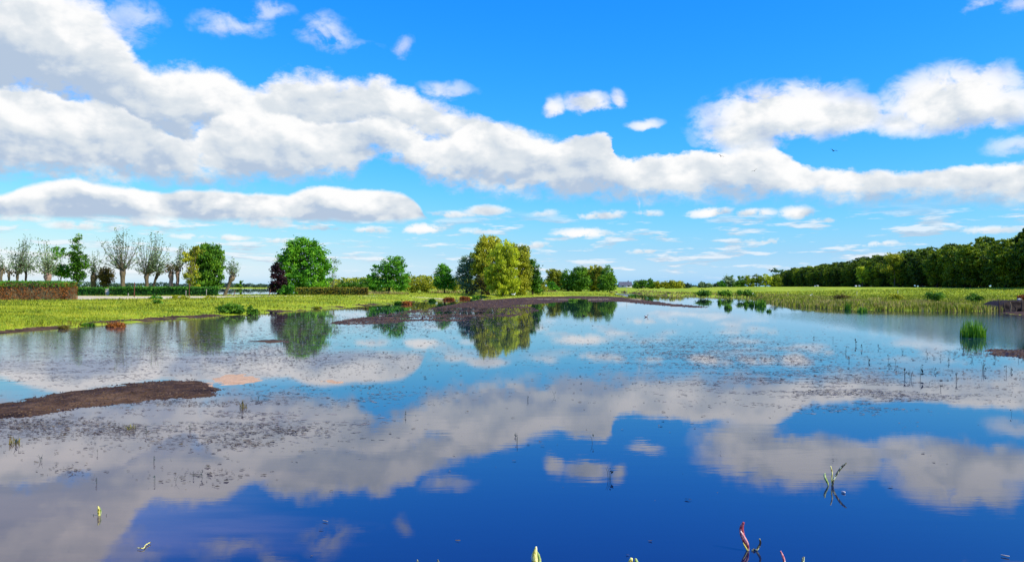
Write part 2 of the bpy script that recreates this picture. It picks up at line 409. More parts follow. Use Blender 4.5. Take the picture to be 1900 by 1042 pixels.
def sdist(P, poly):
    """signed distance, positive inside"""
    poly = np.array(poly); A = poly; B = np.roll(poly, -1, 0)
    best = np.full(len(P), 1e18); ins = np.zeros(len(P), bool)
    for a, b in zip(A, B):
        ab = b - a; t = np.clip(((P - a) @ ab) / (ab @ ab + 1e-12), 0, 1)
        d = ((P - a - t[:, None] * ab) ** 2).sum(1); best = np.minimum(best, d)
        c = (a[1] > P[:, 1]) != (b[1] > P[:, 1])
        xi = (b[0] - a[0]) * (P[:, 1] - a[1]) / (b[1] - a[1] + 1e-12) + a[0]
        ins ^= c & (P[:, 0] < xi)
    d = np.sqrt(best); return np.where(ins, d, -d)
def smooth(x, a, b):
    t = np.clip((x - a) / (b - a), 0, 1); return t * t * (3 - 2 * t)
def terrain(P):
    """P (N,2) -> z, mud, sand, s (land distance)"""
    dist = np.hypot(P[:, 0], P[:, 1])
    na = fbm(P / 1.6, 4, 3) - .5; nbig = fbm(P / 9, 4, 5) - .5; nstr = fbm(P * [1 / 4.5, 1 / .9], 5, 9) - .5
    s1 = -sdist(P, pond); s2 = -sdist(P, LAKE); s = np.minimum(s1, s2)
    s = s + na * np.clip(dist * .018, .15, 2.2)
    px = CX + F * P[:, 0] / np.maximum(P[:, 1], 1)
    left = 1 - smooth(px, 860, 980); right = smooth(px, 1150, 1420)
    plate = .42 + left * .28
    zr = .32 * (1 - np.exp(-np.maximum(s, 0) / 1.6)) + 1.55 * smooth(s, 4, 125)
    zl = plate * (1 - np.exp(-np.maximum(s, 0) / (2.2 + left * 4)))
    zl = zl + .55 * smooth(P[:, 1], 190, 380) * (1 - left) + .5 * smooth(P[:, 1], 450, 700) * left
    z = zl * (1 - right) + zr * right
    z = z * (1 + .25 * nbig) + np.where(s > 1, na * .05, 0)
    near = (dist < 12) & (s > 0); z = np.where(near, np.minimum(s * .05, .15), z)
    mz = sdist(P, MUDZ) + nbig * 3
    inz = smooth(mz, -2.5, 1.5)
    ridge = smooth(mz, 2, 7) * .22
    fl = smooth(sdist(P, FLAT), -1.0, 1.5)
    zm = (.02 + np.clip(s, 0, 6) * .014 + nstr * .03) * (1 - fl) + (nstr * .13 - .004) * fl
    z = z * (1 - inz) + np.minimum(zm, z + .03) * inz
    z = np.where(s < 0, np.maximum(s * .12, -.5) + nstr * .02 * (s > -1), z)
    mud = inz * (1 - smooth(s, 9, 22)); sand = np.zeros(len(P))
    bank = (s > -3) & (s < 1.2 + 1.5 * na); mud = np.maximum(mud, bank * np.clip(.25 + 3.2 * (fbm(P / 2.2, 3, 66) - .42), 0, .8) * (1 - right * .5))
    for k, poly in ISL.items():
        si = sdist(P, poly) + (fbm(P * [1 / .35, 1 / .5], 4, 21) - .5) * (.55 if k in ('mud', 'sand', 'sand2') else 2.0)
        hgt = {'mud': .055, 'spot': .04, 'right': .06, 'sand': .012, 'sand2': .010, 'lens': .10}[k]
        zi = np.where(si > 0, hgt * (1 - np.exp(-si / .8)) + (fbm(P * 5, 4, 31) - .5) * .045 * (k == 'mud') + nstr * .01, si * .06)
        z = np.maximum(z, np.where(si > -4, zi, -1))
        on = smooth(si, -.3, .0)
        if k.startswith('sand'): sand = np.maximum(sand, on)
        else: mud = np.maximum(mud, on)
    return z, np.clip(mud, 0, 1), sand, s
def track(P):
    px = CX + F * P[:, 0] / np.maximum(P[:, 1], 1)
    yc = np.interp(px, [-600, 130, 300, 450, 600], [108, 107, 109, 119, 132])
    w = np.interp(px, [60, 130, 300, 440, 600], [14, 19, 14, 7, 1.0])
    return smooth(w - np.abs(P[:, 1] - yc) + (fbm(P / 3, 3, 4) - .5) * 4, -1, 1)
# rings even in the picture's vertical, columns even in azimuth
ypx = np.concatenate([[531.25, 531.5, 531.8, 532.2, 532.6, 533, 533.5], np.arange(534, 600, .4), np.arange(600, 800, 1.0), np.arange(800, 1100, 3), [1150, 1250, 1400]])
rr = (EYE * F / (ypx - HY))[::-1]
aa = np.concatenate([np.linspace(-math.pi, -R(36), 90)[:-1], np.linspace(-R(36), R(36), 900), np.linspace(R(36), math.pi, 90)[1:]])
RRr, AA = np.meshgrid(rr, aa, indexing='ij')
P = np.stack([(RRr * np.sin(AA)).ravel(), (RRr * np.cos(AA)).ravel()], 1)
z, mud, sand, sl = terrain(P)
trk = track(P)
z += trk * .0
nr_, na_ = RRr.shape
ii = (np.arange(nr_ - 1)[:, None] * na_ + np.arange(na_ - 1)[None, :]).ravel()
fq = np.stack([ii, ii + 1, ii + na_ + 1, ii + na_], 1)[:, ::-1]
g = MB(); g.add(np.column_stack([P, z]), fq)
m, t = mat('ground_cover')
at = t.nodes.new('ShaderNodeAttribute'); at.attribute_name = 'cover'
mu, sa_, tr_ = sep(at.outputs['Vector'])
p3 = pos()
n1 = noise(p3, .09, 4, .6); n2 = noise(p3, .55, 5, .65); n3 = noise(p3, 3.0, 5, .7)
gr = ramp(n1 * .45 + n2 * .4 + n3 * .15, [(.36, (.06, .12, .006)), (.45, (.18, .26, .009)), (.54, (.33, .40, .012)), (.62, (.44, .38, .05))])
md = ramp(n2 * .5 + n3 * .5, [(.38, (.014, .007, .002)), (.5, (.060, .030, .009)), (.62, (.13, .072, .028))])
sn = ramp(n3, [(.3, (.40, .24, .12)), (.7, (.56, .36, .20))])
tk = ramp(n3, [(.3, (.42, .34, .17)), (.7, (.64, .54, .32))])
c = mixc(ss(mu + (n3 - .5) * .5, .35, .65), gr, md); c = mixc(ss(sa_ + (n3 - .5) * .4, .4, .6), c, sn); c = mixc(ss(tr_, .4, .6), c, tk)
out(principled(c, ss(mu * n3, .3, .6, .95, .8), .12, bump(n3, .9, .10)))
M['ground'] = m
go = g.build('ground', M['ground'], smooth=True); tag(go, 'grassy banks, brown mud flats and a pale dirt track round the pond', 'ground', kind='structure')
att = go.data.attributes.new('cover', 'FLOAT_VECTOR', 'POINT')
att.data.foreach_set('vector', np.column_stack([mud, sand, trk]).astype(np.float32).ravel())
def gz(x, y): return float(terrain(np.array([[x, y]], float))[0][0])

# ------------------------------------------------------------------ water
m, t = mat('pond_water')
p3 = pos(); wx, wy, wz = sep(p3)
r1 = noise(vmul(p3, (.5, 1.6, 1)), 1.6, 3, .55); r2 = noise(vmul(p3, (.6, 2.0, 1)), 7, 3, .6)
calm = noise(vmul(p3, (.6, 1.4, 1)), .10, 3, .5)
wind = ss(wx, 14, 26) * ss(wy, 24, 32) * ss(wy, 70, 52)
wsc = wind.max(ss(wx, -8, -16) * ss(wy, 20, 27) * ss(wy, 60, 40) * .4)
hgt = r1 * (ss(calm, .45, .65) * .0011 + .0003) + r2 * (wsc * .0030 + .00012)
silt = noise(vmul(p3, (.25, 1, 1)), .5, 5, .65)
leftmask = ss(wx * .55 + wy * .10, 1.2, -1.8)
lf = ss(silt * .6 + leftmask * .35, .45, .75)
base = mixc(lf, (.004, .010, .035), (.11, .078, .070))
base = mixc(wind * .7, base, (.02, .085, .085))
out(principled(base, (wsc * .05 + .008), .5, bump(hgt, 1.0, 1.0), ior=1.42))
M['water'] = m
w = MB(); w.add([(-9000, 2, 0), (9000, 2, 0), (9000, 9000, 0), (-9000, 9000, 0)], [(0, 1, 2, 3)])
wo_ = w.build('water', M['water']); tag(wo_, 'still pond water mirroring blue sky and white clouds', 'water', kind='structure')
w.v = []; w.f = []

# ------------------------------------------------------------------ trees
def crown_pts(lobes, d, n, clump=.55, fill=.35, ncl=None, squash=1.0):
    n = int(n * 1.45)
    """lobes [(cx,cz,rx,rz)] metres; points gathered in clumps near the lobes' surfaces"""
    area = np.array([l[2] * l[3] for l in lobes]); pr = area / area.sum()
    ncl = ncl or max(12, n // 45)
    k = RNG.choice(len(lobes), ncl, p=pr)
    L = np.array(lobes)[k]
    dirs = RNG.normal(size=(ncl, 3)); dirs /= np.linalg.norm(dirs, axis=1)[:, None]
    rad = np.where(RNG.random(ncl) < fill, RNG.uniform(.2, .8, ncl), RNG.uniform(.8, 1.04, ncl))[:, None]
    ry = L[:, 2:3] * squash
    cc = np.column_stack([L[:, 0], np.zeros(ncl), L[:, 1]]) + dirs * rad * np.column_stack([L[:, 2], ry[:, 0], L[:, 3]])
    idx = RNG.integers(0, ncl, n)
    cs = RNG.uniform(.5, 1.5, ncl)[idx][:, None] * clump
    off = RNG.normal(size=(n, 3)); off /= np.linalg.norm(off, axis=1)[:, None]; off = off * RNG.random((n, 1)) ** .5 * cs * np.where(RNG.random((n, 1)) < .14, 2.3, 1.5) * [1, 1, .62]
    return cc[idx] + off, cc
def build_tree(name, label, cat, group, px, base_py, d, lobes, key, n, leaf=.22, bark='bark', trunk=.22, aspect=1.5, droop=0., clump=.55, fill=.35, ncl=None, limbs=9, z0=None, bare=0., part='crown', base_at=None):
    X0 = (px - CX) / F * d; gz0 = gz(X0, d) - .05 if z0 is None else z0
    ppm = F / d
    LB = [((lx - px) / ppm, EYE + (HY - ly) / ppm - gz0, rx / ppm, rz / ppm) for lx, ly, rx, rz in lobes]
    root = empty(name, (X0, d, gz0), label, cat, group)
    pts, cc = crown_pts(LB, d, n, clump, fill, ncl)
    if (pts[:, 2] > .03).mean() < .6: up_ = .05 - np.quantile(pts[:, 2], .15); pts[:, 2] += up_; cc[:, 2] += up_
    pts = pts[pts[:, 2] > .03]
    top = max(l[1] + l[3] for l in LB); mid = np.average([l[1] for l in LB], weights=[l[2] * l[3] for l in LB])
    mx = np.average([l[0] for l in LB], weights=[l[2] * l[3] for l in LB])
    tb = MB(); H = mid + (top - mid) * .55
    q = np.linspace(0, 1, 7); wob = RNG.normal(size=(7, 2)) * .12 * min(1, H / 6); wob[0] = 0
    axis = np.column_stack([mx * q + wob[:, 0], wob[:, 1], q * H])
    tb.tube(axis, trunk * (1 - q * .82) * np.array([1.35] + [1] * 6), 7)
    for c_ in cc[RNG.choice(len(cc), min(limbs, len(cc)), replace=False)]:
        s0 = RNG.uniform(.2, .75); a0 = np.array([np.interp(s0, q, axis[:, i]) for i in range(3)])
        if c_[2] < a0[2] * .8: a0 = a0 * [1, 1, .4]
        m_ = (a0 + c_) / 2 + [0, 0, -.15 * np.linalg.norm(c_ - a0)]
        pp = np.array([a0, m_, c_]); tb.tube(pp, [trunk * .38, trunk * .24, trunk * .08], 5)
    tb.build('trunk' if part == 'crown' else 'stem', M[bark], root, True)
    MB().leaves(pts, leaf, aspect, droop).build(part, M[key], root)
    return root

DECID = 'trees and bushes round the pond'
T = build_tree
T('broadleaf_tree', 'large round bright green tree, the tallest left of the central willows', 'tree', None, 566, 546, 152,
  [(560,495,44,48),(545,470,26,24),(590,480,22,26),(565,462,26,22),(598,505,18,30),(530,505,20,34),(560,525,46,20),(585,530,28,16),(572,450,14,10),(524,480,12,14)], 'green', 15000, .26, 'barkdark', .4, clump=.6, limbs=14, ncl=330)
T('maroon_tree', 'small dark maroon tree at the left foot of the large round green tree', 'tree', None, 517, 546, 143,
  [(517,522,13,24),(514,500,8,14),(524,530,12,16),(508,535,7,10)], 'maroon', 3600, .22, 'barkdark', .15, clump=.35)
T('shrub', 'small bright green bush in front of the large round green tree', 'bush', None, 537, 548, 136,
  [(537,538,16,10),(526,542,8,6)], 'green', 1300, .2, 'barkdark', .06, clump=.25, part='foliage')
T('sparse_willow', 'thin nearly bare pale willow at the right edge of the large round tree', 'tree', None, 618, 546, 165,
  [(618,500,12,20),(612,520,10,16),(624,488,6,8)], 'grey', 420, .17, 'twig', .10, clump=.5, limbs=16)
T('broadleaf_tree', 'dense green tree with two rounded tops between large round tree and central willows', 'tree', None, 722, 547, 170,
  [(735,508,21,30),(700,516,18,26),(715,500,10,20),(727,490,10,16),(741,492,9,16),(722,530,34,14),(745,520,12,22),(689,525,10,18)], 'green', 8500, .24, 'barkdark', .25, clump=.45, limbs=10)
T('broadleaf_tree', 'small round green tree just left of the central willows', 'tree', None, 825, 545, 175,
  [(824,508,14,18),(822,497,9,9),(826,524,18,14),(814,518,10,14),(836,525,10,12)], 'green', 4300, .22, 'barkdark', .16, clump=.45, fill=.3)
T('broadleaf_tree', 'grey green leafy tree at the left side of the central willow clump', 'tree', None, 866, 548, 172,
  [(868,500,18,24),(880,490,14,18),(860,512,14,22),(872,528,20,20),(866,486,10,12)], 'grey', 6000, .2, 'barkdark', .22, clump=.45)
T('white_willow', 'tall pale olive willow, highest crown of the central clump', 'tree', None, 906, 549, 168,
  [(905,462,20,22),(893,480,18,28),(918,475,18,28),(902,505,24,34),(912,448,14,12),(898,450,10,14),(884,495,8,20)], 'olive', 11000, .2, 'barkdark', .32, 2.2, .7, clump=.5, fill=.4, limbs=16)
T('weeping_willow', 'yellow green weeping willow trailing to the water in the central clump', 'tree', None, 934, 550, 158,
  [(930,495,26,40),(938,470,18,22),(925,520,24,30),(945,525,18,26),(915,512,14,26),(950,485,12,26)], 'yellow', 13000, .17, 'bark', .28, 3.0, 1.2, clump=.42, fill=.3, limbs=14)
T('willow_tree', 'golden olive willow right of the weeping willow in the central clump', 'tree', None, 964, 549, 166,
  [(965,478,16,24),(970,500,16,34),(958,465,12,12),(972,465,8,12),(965,525,18,24),(978,510,8,26)], 'olive', 8000, .2, 'barkdark', .24, 2.0, .6, clump=.45)
T('broadleaf_tree', 'dark green thin topped tree at the right edge of the central clump', 'tree', None, 988, 549, 170,
  [(988,512,12,26),(985,492,9,14),(992,530,16,14),(996,505,6,14)], 'deep', 3600, .24, 'barkdark', .16, clump=.45)
T('shrub', 'brown twiggy thicket under the central willows', 'bush', None, 893, 549, 163,
  [(893,528,16,18),(905,535,14,12),(880,537,10,10)], 'brownleaf', 2000, .16, 'twig', .08, clump=.4, limbs=24, part='foliage')
G2 = [('olive topped round tree at the left end of the clump right of centre', 1030, 176, [(1030,516,15,18),(1024,508,10,10),(1040,520,12,16)], 'olive'),
 ('low dark green bushy tree second from left in the clump right of centre', 1055, 172, [(1055,518,14,17),(1062,524,12,14)], 'deep'),
 ('dark green broad tree in the middle of the clump right of centre', 1076, 170, [(1076,516,16,20),(1084,525,14,14),(1068,526,12,12)], 'deep'),
 ('pale olive thin crowned tree behind the dark ones right of centre', 1096, 178, [(1094,508,12,15),(1100,518,12,18)], 'olive'),
 ('tallest olive green tree near the right end of the clump right of centre', 1110, 176, [(1109,504,10,14),(1112,518,14,20)], 'olive'),
 ('rounded dark green tree at the right end of the clump right of centre', 1127, 170, [(1128,514,12,20),(1122,524,14,16),(1133,526,8,14)], 'deep')]
for lb, px, d, lo, key in G2:
    lo = lo + [(px - 5, 529, 10, 9), (px + 5, 530, 10, 8)]
    T('broadleaf_tree', lb, 'tree', 'trees of the clump right of centre', px, 540, d * 1.5, lo, key, int(sum(l[2] * l[3] for l in lo) * 8), .33, 'barkdark', .2, 1.6, .3, clump=.55)
T('shrub', 'small bright green bush at the left foot of the clump right of centre', 'bush', None, 1022, 540, 240, [(1022,528,8,9),(1030,531,8,6)], 'green', 900, .28, 'barkdark', .06, clump=.3, part='foliage')
# willow thicket and far bushes left of centre
for k, (px, wd, top, key, lb) in enumerate([(648,20,520,'deep','low dark bush behind the olive hedge, left end'), (672,18,518,'deep','low dark bush behind the olive hedge, next to two topped tree'),
  (632,10,523,'olive','small olive bush behind the olive hedge near the round tree'), (768,20,516,'olive','olive willow bush right of the two topped tree'),
  (792,18,514,'olive','olive willow bush left of the small round tree'), (846,10,520,'olive','small olive bush between the small round tree and central clump'), (1008,9,516,'olive','pale olive bush between the two central clumps')]):
    T('shrub', lb, 'bush', None, px, 540, 210 if px < 700 else 185, [(px,(top+542)/2,wd,(542-top)/2),(px-wd*.4,(top+540)/2+2,wd*.6,(540-top)/2-1)], key, 2200 if wd > 12 else 900, .2, 'barkdark', .08, 1.6, .3, clump=.4, part='foliage')

# ---- pollarded willows behind the low hedge
def pollard(label, px, d, head, shoots, key='grey', bark='bark', lean=0, tw=.25, leafn=17, spread=.33, leaf=.19, base_py=546, droopy=.0, knob=1.0):
    ppm = F / d; X0 = (px - CX) / ppm; z0 = gz(X0, d) - .05
    root = empty('pollard_willow', (X0, d, z0), label, 'tree', 'pollarded willows behind the clipped hedges')
    tw = tw * .85
    hz = EYE + (HY - head) / ppm - z0; hx = lean / ppm
    tb = MB(); q = np.linspace(0, 1, 8)
    ax = np.column_stack([hx * q ** 1.2 + RNG.normal(size=8) * .05, RNG.normal(size=8) * .05, q * hz]); ax[0] = 0
    tb.tube(ax, tw * np.array([1.25, 1.0, .92, .9, .88, .95, 1.25 * knob, 1.1 * knob]), 9)
    for _ in range(7):                                  # knuckles of old cuts
        o = np.array([hx, 0, hz]) + RNG.normal(size=3) * [.32, .32, .24]
        tb.tube([o - [0, 0, .18], o, o + [0, 0, .2]], [.06, .16, .07], 8)
    sb = MB(); lp = []
    for (sx, sy, w_, dense) in shoots:                  # px offsets of the plume tips and how leafy
        n_ = max(2, int(2 * w_))
        for j in range(n_):
            tip = np.array([(sx - px) / ppm + RNG.normal() * spread * w_, RNG.normal() * 1.0, EYE + (HY - sy) / ppm - z0 + RNG.normal() * .25])
            o = np.array([hx, 0, hz]) + RNG.normal(size=3) * [.25, .25, .1]
            b_ = o + (tip - o) * [.75, .75, .45] + RNG.normal(size=3) * .12
            u = np.linspace(0, 1, 9)[:, None]
            pth = o * (1 - u) ** 2 + 2 * b_ * u * (1 - u) + tip * u ** 2
            sb.tube(pth, np.linspace(.055, .012, 9), 4, False)
            m_ = int(leafn * dense * RNG.uniform(.7, 1.3))
            uu = RNG.uniform(.16, 1.0, (m_, 1)) ** .6
            lp.append(o * (1 - uu) ** 2 + 2 * b_ * uu * (1 - uu) + tip * uu ** 2 + RNG.normal(size=(m_, 3)) * (.16 + .16 * dense * .5))
    tb.build('trunk', M[bark], root, True); sb.build('branches', M['twig'], root)
    MB().leaves(np.concatenate(lp), leaf, 1.8, droopy).build('leaves', M[key], root)
    return root
def plume(x, top, bot, w, n, dense=1.0):
    return [(x + RNG.normal() * w, top + (bot - top) * (k / n) ** 1.2, 1, dense) for k in range(n)]
PL = pollard
PL('pollard willow at the left photo edge with a stubby head of thin shoots', 3, 140, 500, plume(-4, 476, 505, 9, 8, .9), bark='bark')
PL('pollard willow left of the photo behind the brown hedge, thin grey shoots', 17, 150, 505, plume(14, 478, 505, 10, 8, .9))
PL('pollard willow with tall leaning pale plume above the brown hedge', 33, 146, 508, plume(52, 438, 500, 6, 12, 1.5) + plume(28, 458, 500, 8, 10, 1.5), lean=-1)
PL('pollard willow with dark knobbly trunk behind the middle of the brown hedge', 48, 148, 494, plume(44, 470, 505, 9, 8, 1.0) + plume(65, 495, 520, 6, 4, .8), bark='barkdark')
PL('pollard willow with pale orange sawn head just above the brown hedge', 89, 138, 508, plume(86, 447, 500, 7, 12, 1.5) + plume(76, 480, 510, 7, 6, 1.2) + plume(98, 470, 500, 5, 6, 1.2), bark='barkpink', tw=.62)
T('broadleaf_tree', 'small leafy tree with a rounded dark green top right of the orange headed pollard', 'tree', None, 113, 547, 144,
  [(110,468,11,11),(103,480,6,8),(114,500,14,9),(106,505,8,8),(122,508,8,7)], 'green', 1900, .24, 'bark', .13, clump=.4, fill=.3, limbs=12)
T('columnar_tree', 'tall narrow green tree with an upright plume at the end of the brown hedge', 'tree', None, 143, 547, 142,
  [(141,442,6,9),(142,458,7,10),(140,472,14,10),(148,485,16,14),(138,492,9,12),(152,500,10,18),(143,515,8,14)], 'deep', 3300, .22, 'barkdark', .16, clump=.42, fill=.4, limbs=14)
PL('pollard willow with thick dark trunk left of the small brown leafed tree', 174, 146, 511, plume(178, 468, 505, 6, 10, 1.1), bark='bark', tw=.55)
T('brown_leafed_tree', 'small round brownish green tree behind the gap between clipped hedges', 'tree', None, 197, 547, 146,
  [(196,508,12,11),(197,522,9,12),(191,512,8,9)], 'brownleaf', 1900, .22, 'barkdark', .12, clump=.4)
PL('tallest pollard willow with thick forked head and high bare plume above the clipped hedge', 228, 143, 500,
   plume(224, 421, 470, 3, 8, .9) + plume(200, 440, 490, 8, 8, .8) + plume(246, 436, 490, 5, 6, .7) + plume(216, 470, 500, 9, 8, .8) + plume(238, 462, 500, 9, 4, .5), leafn=20, tw=.5)
PL('pollard willow with long drooping feathery plumes, between tallest pollard and twin trunks', 272, 146, 508,
   plume(292, 430, 480, 5, 12, 1.2) + plume(262, 445, 490, 5, 6, .8) + plume(306, 455, 500, 6, 8, 1.0) + plume(280, 470, 505, 10, 12, 1.2) + plume(252, 494, 505, 4, 3, .5), tw=.42)
PL('leaning pollard trunk slanting right behind the clipped hedge', 281, 150, 508, plume(300, 480, 505, 8, 9, 1.0), lean=12, tw=.28)
PL('left of two pinkish pollard trunks behind the clipped hedge', 317, 144, 506, plume(312, 488, 505, 8, 8, 1.2), key='brownleaf', bark='barkpink', tw=.45)
PL('right of two pinkish pollard trunks, next to the dense willow', 330, 146, 500, plume(337, 449, 490, 4, 8, 1.1) + plume(322, 480, 500, 5, 4, .7), bark='barkpink', tw=.38)
T('willow_tree', 'olive leafed willow with hanging twigs at the left side of the dense green willow', 'tree', None, 354, 547, 142,
  [(352,478,12,20),(350,502,11,24),(358,520,14,16),(362,465,9,12)], 'olive', 1700, .19, 'bark', .2, 2.0, .8, clump=.4, limbs=16)
T('willow_tree', 'dense dark green drooping willow behind the right end of the clipped hedge', 'tree', None, 386, 548, 146,
  [(385,478,24,24),(394,500,20,30),(376,510,20,26),(390,465,16,14),(400,485,14,24),(384,530,26,14),(368,478,12,18)], 'deep', 10500, .22, 'barkdark', .32, 2.0, .9, clump=.42, limbs=12)
PL('solitary leaning pollard willow on open ground beside the lake, knobbly top', 417, 132, 512, plume(430, 482, 505, 5, 10, 1.0), lean=15, tw=.34, knob=1.4)

# ------------------------------------------------------------------ hedges
def hedge(label, px0, px1, d, top, bot, depth, mats, leaf=.16, dens=1.0, d1=None):
    d1 = d1 or d
    ppm = F / d; xa = (px0 - CX) / F * d; xb = (px1 - CX) / F * d1
    h = EYE + (HY - top) / ppm; zb = min(EYE + (HY - bot) / ppm, gz(xa, d), gz(xb, d1)) - .05; H = h - zb
    root = empty('clipped_hedge', ((xa + xb) / 2, (d + d1) / 2, zb), label, 'hedge', None)
    L = xb - xa; nx = max(6, int(L / .5))
    core = MB(); u = np.linspace(-L / 2, L / 2, nx); prof = [(-.5, 0), (-.5, .5), (-.46, .97), (0, 1.0), (.46, .97), (.5, 0)]
    vs = []
    for x in u:
        for (py_, pz_) in prof: vs.append((x, py_ * depth * .9 + (d1 - d) * x / L + RNG.normal() * .03, pz_ * H * .96 + RNG.normal() * .03 * (pz_ > 0)))
    k = len(prof); f = [(i * k + j, (i + 1) * k + j, (i + 1) * k + j + 1, i * k + j + 1) for i in range(nx - 1) for j in range(k - 1)]
    f += [(0, 1, 2, 3), (0, 3, 4, 5)]; e = (nx - 1) * k; f += [(e, e + 1, e + 2, e + 3), (e, e + 3, e + 4, e + 5)]
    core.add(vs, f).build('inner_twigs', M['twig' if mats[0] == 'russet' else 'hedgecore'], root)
    def rect(n, face):
        x = RNG.uniform(-L / 2, L / 2, n); sl_ = (d1 - d) * x / L
        if face == 'front': p = np.column_stack([x, sl_ - depth / 2 + RNG.normal(size=n) * .06, RNG.uniform(0, H, n)])
        elif face == 'top': p = np.column_stack([x, sl_ + RNG.uniform(-depth / 2, depth / 2, n), H + RNG.normal(size=n) * .07])
        else: s_ = 1 if face == 'right' else -1; p = np.column_stack([np.full(n, s_ * L / 2) + RNG.normal(size=n) * .05, RNG.uniform(-depth / 2, depth / 2, n) + s_ * (d1 - d) / 2, RNG.uniform(0, H, n)])
        return p
    nf = int(L * H / leaf ** 2 * 1.6 * dens); ntp = int(L * depth / leaf ** 2 * 1.2 * dens); ne = int(depth * H / leaf ** 2 * 1.6 * dens)
    pf = np.concatenate([rect(nf, 'front'), rect(ne, 'left'), rect(ne, 'right')])
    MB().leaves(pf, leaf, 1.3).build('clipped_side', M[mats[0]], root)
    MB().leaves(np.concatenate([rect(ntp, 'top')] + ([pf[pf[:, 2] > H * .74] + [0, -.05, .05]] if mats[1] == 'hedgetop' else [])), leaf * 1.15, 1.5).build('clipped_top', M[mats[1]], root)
    return root
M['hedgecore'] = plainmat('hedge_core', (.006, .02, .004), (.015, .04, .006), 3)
M['olivehedge'] = leafmat('foliage_olive_hedge', (.10, .055, .006), (.20, .15, .010), (.26, .28, .015), .2, .5)
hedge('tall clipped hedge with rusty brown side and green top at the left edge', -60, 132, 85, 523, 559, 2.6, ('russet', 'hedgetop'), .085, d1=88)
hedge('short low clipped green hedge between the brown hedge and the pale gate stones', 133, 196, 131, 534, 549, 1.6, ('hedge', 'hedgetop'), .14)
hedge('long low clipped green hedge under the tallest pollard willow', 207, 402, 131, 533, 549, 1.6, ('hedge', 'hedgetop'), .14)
hedge('low olive brown clipped hedge right of the large round tree', 549, 682, 142, 534, 548, 1.6, ('olivehedge', 'olivehedge'), .14)

# ------------------------------------------------------------------ dark wood on the right
WG = 'trees of the dark wood on the right'
protos = []
def wood_proto(k):
    H = 14.0; root = empty('wood_tree', (0, 0, 0), 'leafy olive green tree in the dense dark wood on the right bank', 'tree', WG)
    lobes = [(0, 10.2, 3.6, 3.0), (1.6, 8.6, 2.9, 2.8), (-1.7, 8.2, 2.9, 3.0), (.6, 12.2, 2.3, 1.7), (-.8, 6.2, 2.8, 2.4), (.5, 4.0, 2.7, 2.4), (0, 1.9, 2.6, 1.7)]
    lobes = [(a + RNG.normal() * .5, b + RNG.normal() * .4, c_ * RNG.uniform(.85, 1.15), e * RNG.uniform(.85, 1.1)) for a, b, c_, e in lobes]
    pts, cc = crown_pts(lobes, 1, 9000, .42, .3, 260); pts = pts[pts[:, 2] > .05]
    MB().leaves(pts, .36, 1.4).build('crown', M['wood'], root)
    tb = MB(); q = np.linspace(0, 1, 6)[:, None]
    tb.tube(np.hstack([RNG.normal(size=(6, 2)) * .12, q * 11]), .26 * (1 - q[:, 0] * .8), 7)
    for c_ in cc[:12]:
        a0 = np.array([0, 0, min(c_[2] * .65, 9.0)]); tb.tube([a0, (a0 + c_) / 2 - [0, 0, .3], c_], [.11, .07, .03], 5)
    tb.build('trunk', M['barkdark'], root, True)
    return root
protos = [wood_proto(k) for k in range(5)]
A_, B_ = np.array([248., 760.]), np.array([139., 190.])
dirv = (B_ - A_) / np.linalg.norm(B_ - A_); nrm = np.array([-dirv[1], dirv[0]]); nrm = nrm if nrm[0] > 0 else -nrm
used = [False] * 5; cnt = 0
for row, (off, step) in enumerate([(0, 6.2), (6.0, 6.2), (12, 5.6)]):
    s_ = 0; Ltot = np.linalg.norm(B_ - A_)
    while s_ < Ltot:
        p = A_ + dirv * s_ + nrm * (off + RNG.uniform(-1.6, 1.6)); s_ += step * RNG.uniform(.8, 1.2)
        k = int(RNG.integers(5)); o = protos[k] if not used[k] else copy_tree(protos[k]); used[k] = True
        pxx = CX + F * p[0] / p[1]
        hh = np.interp(pxx, [1420, 1440, 1470, 1550, 1700, 1800, 1870, 1900, 2050], [9.5, 11.5, 14.4, 14.0, 15.2, 15.4, 15.0, 16.6, 16.8]) / 14.4 * RNG.uniform(.84, 1.10) * (.94, 1.02, 1.08)[row]
        o.location = (p[0], p[1], gz(*p) - .15); o.scale = (hh * RNG.uniform(.95, 1.2), hh * RNG.uniform(.95, 1.2), hh); o.rotation_euler = (0, 0, RNG.uniform(0, 6.28)); cnt += 1
print('wood trees', cnt)
# singled-out trees along the wood and far away
T('broadleaf_tree', 'pale yellow green tree standing out at the front of the dark wood', 'tree', None, 1600, 532, 385, [(1600,508,9,11),(1596,500,6,6),(1604,518,8,8)], 'yellow', 1400, .45, 'bark', .25, clump=.8)
T('broadleaf_tree', 'tall lighter olive tree with spreading tiers at the front of the dark wood', 'tree', None, 1660, 532, 345, [(1664,485,14,12),(1645,497,12,7),(1668,500,12,8),(1655,478,10,8)], 'olive', 2600, .42, 'bark', .3, clump=.8)
T('umbrella_topped_tree', 'flat umbrella topped tree rising above the left end of the dark wood', 'tree', None, 1440, 532, 640, [(1440,501,12,3.5),(1436,503,9,2.5),(1446,503,8,2.5)], 'deep', 900, .5, 'barkdark', .35, clump=.7, limbs=10)
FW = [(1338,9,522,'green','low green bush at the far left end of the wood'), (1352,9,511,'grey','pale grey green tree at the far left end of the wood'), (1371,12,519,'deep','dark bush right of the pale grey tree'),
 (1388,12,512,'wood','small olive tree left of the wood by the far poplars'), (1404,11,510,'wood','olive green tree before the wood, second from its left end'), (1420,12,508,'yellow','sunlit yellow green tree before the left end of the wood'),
 (1436,12,509,'wood','rounded tree joining the left end of the wood under the umbrella tree'), (1330,8,526,'farwood','tiny far bush at the left end of the wood'), (1361,10,524,'deep','low dark undergrowth tree below the thin poplars')]
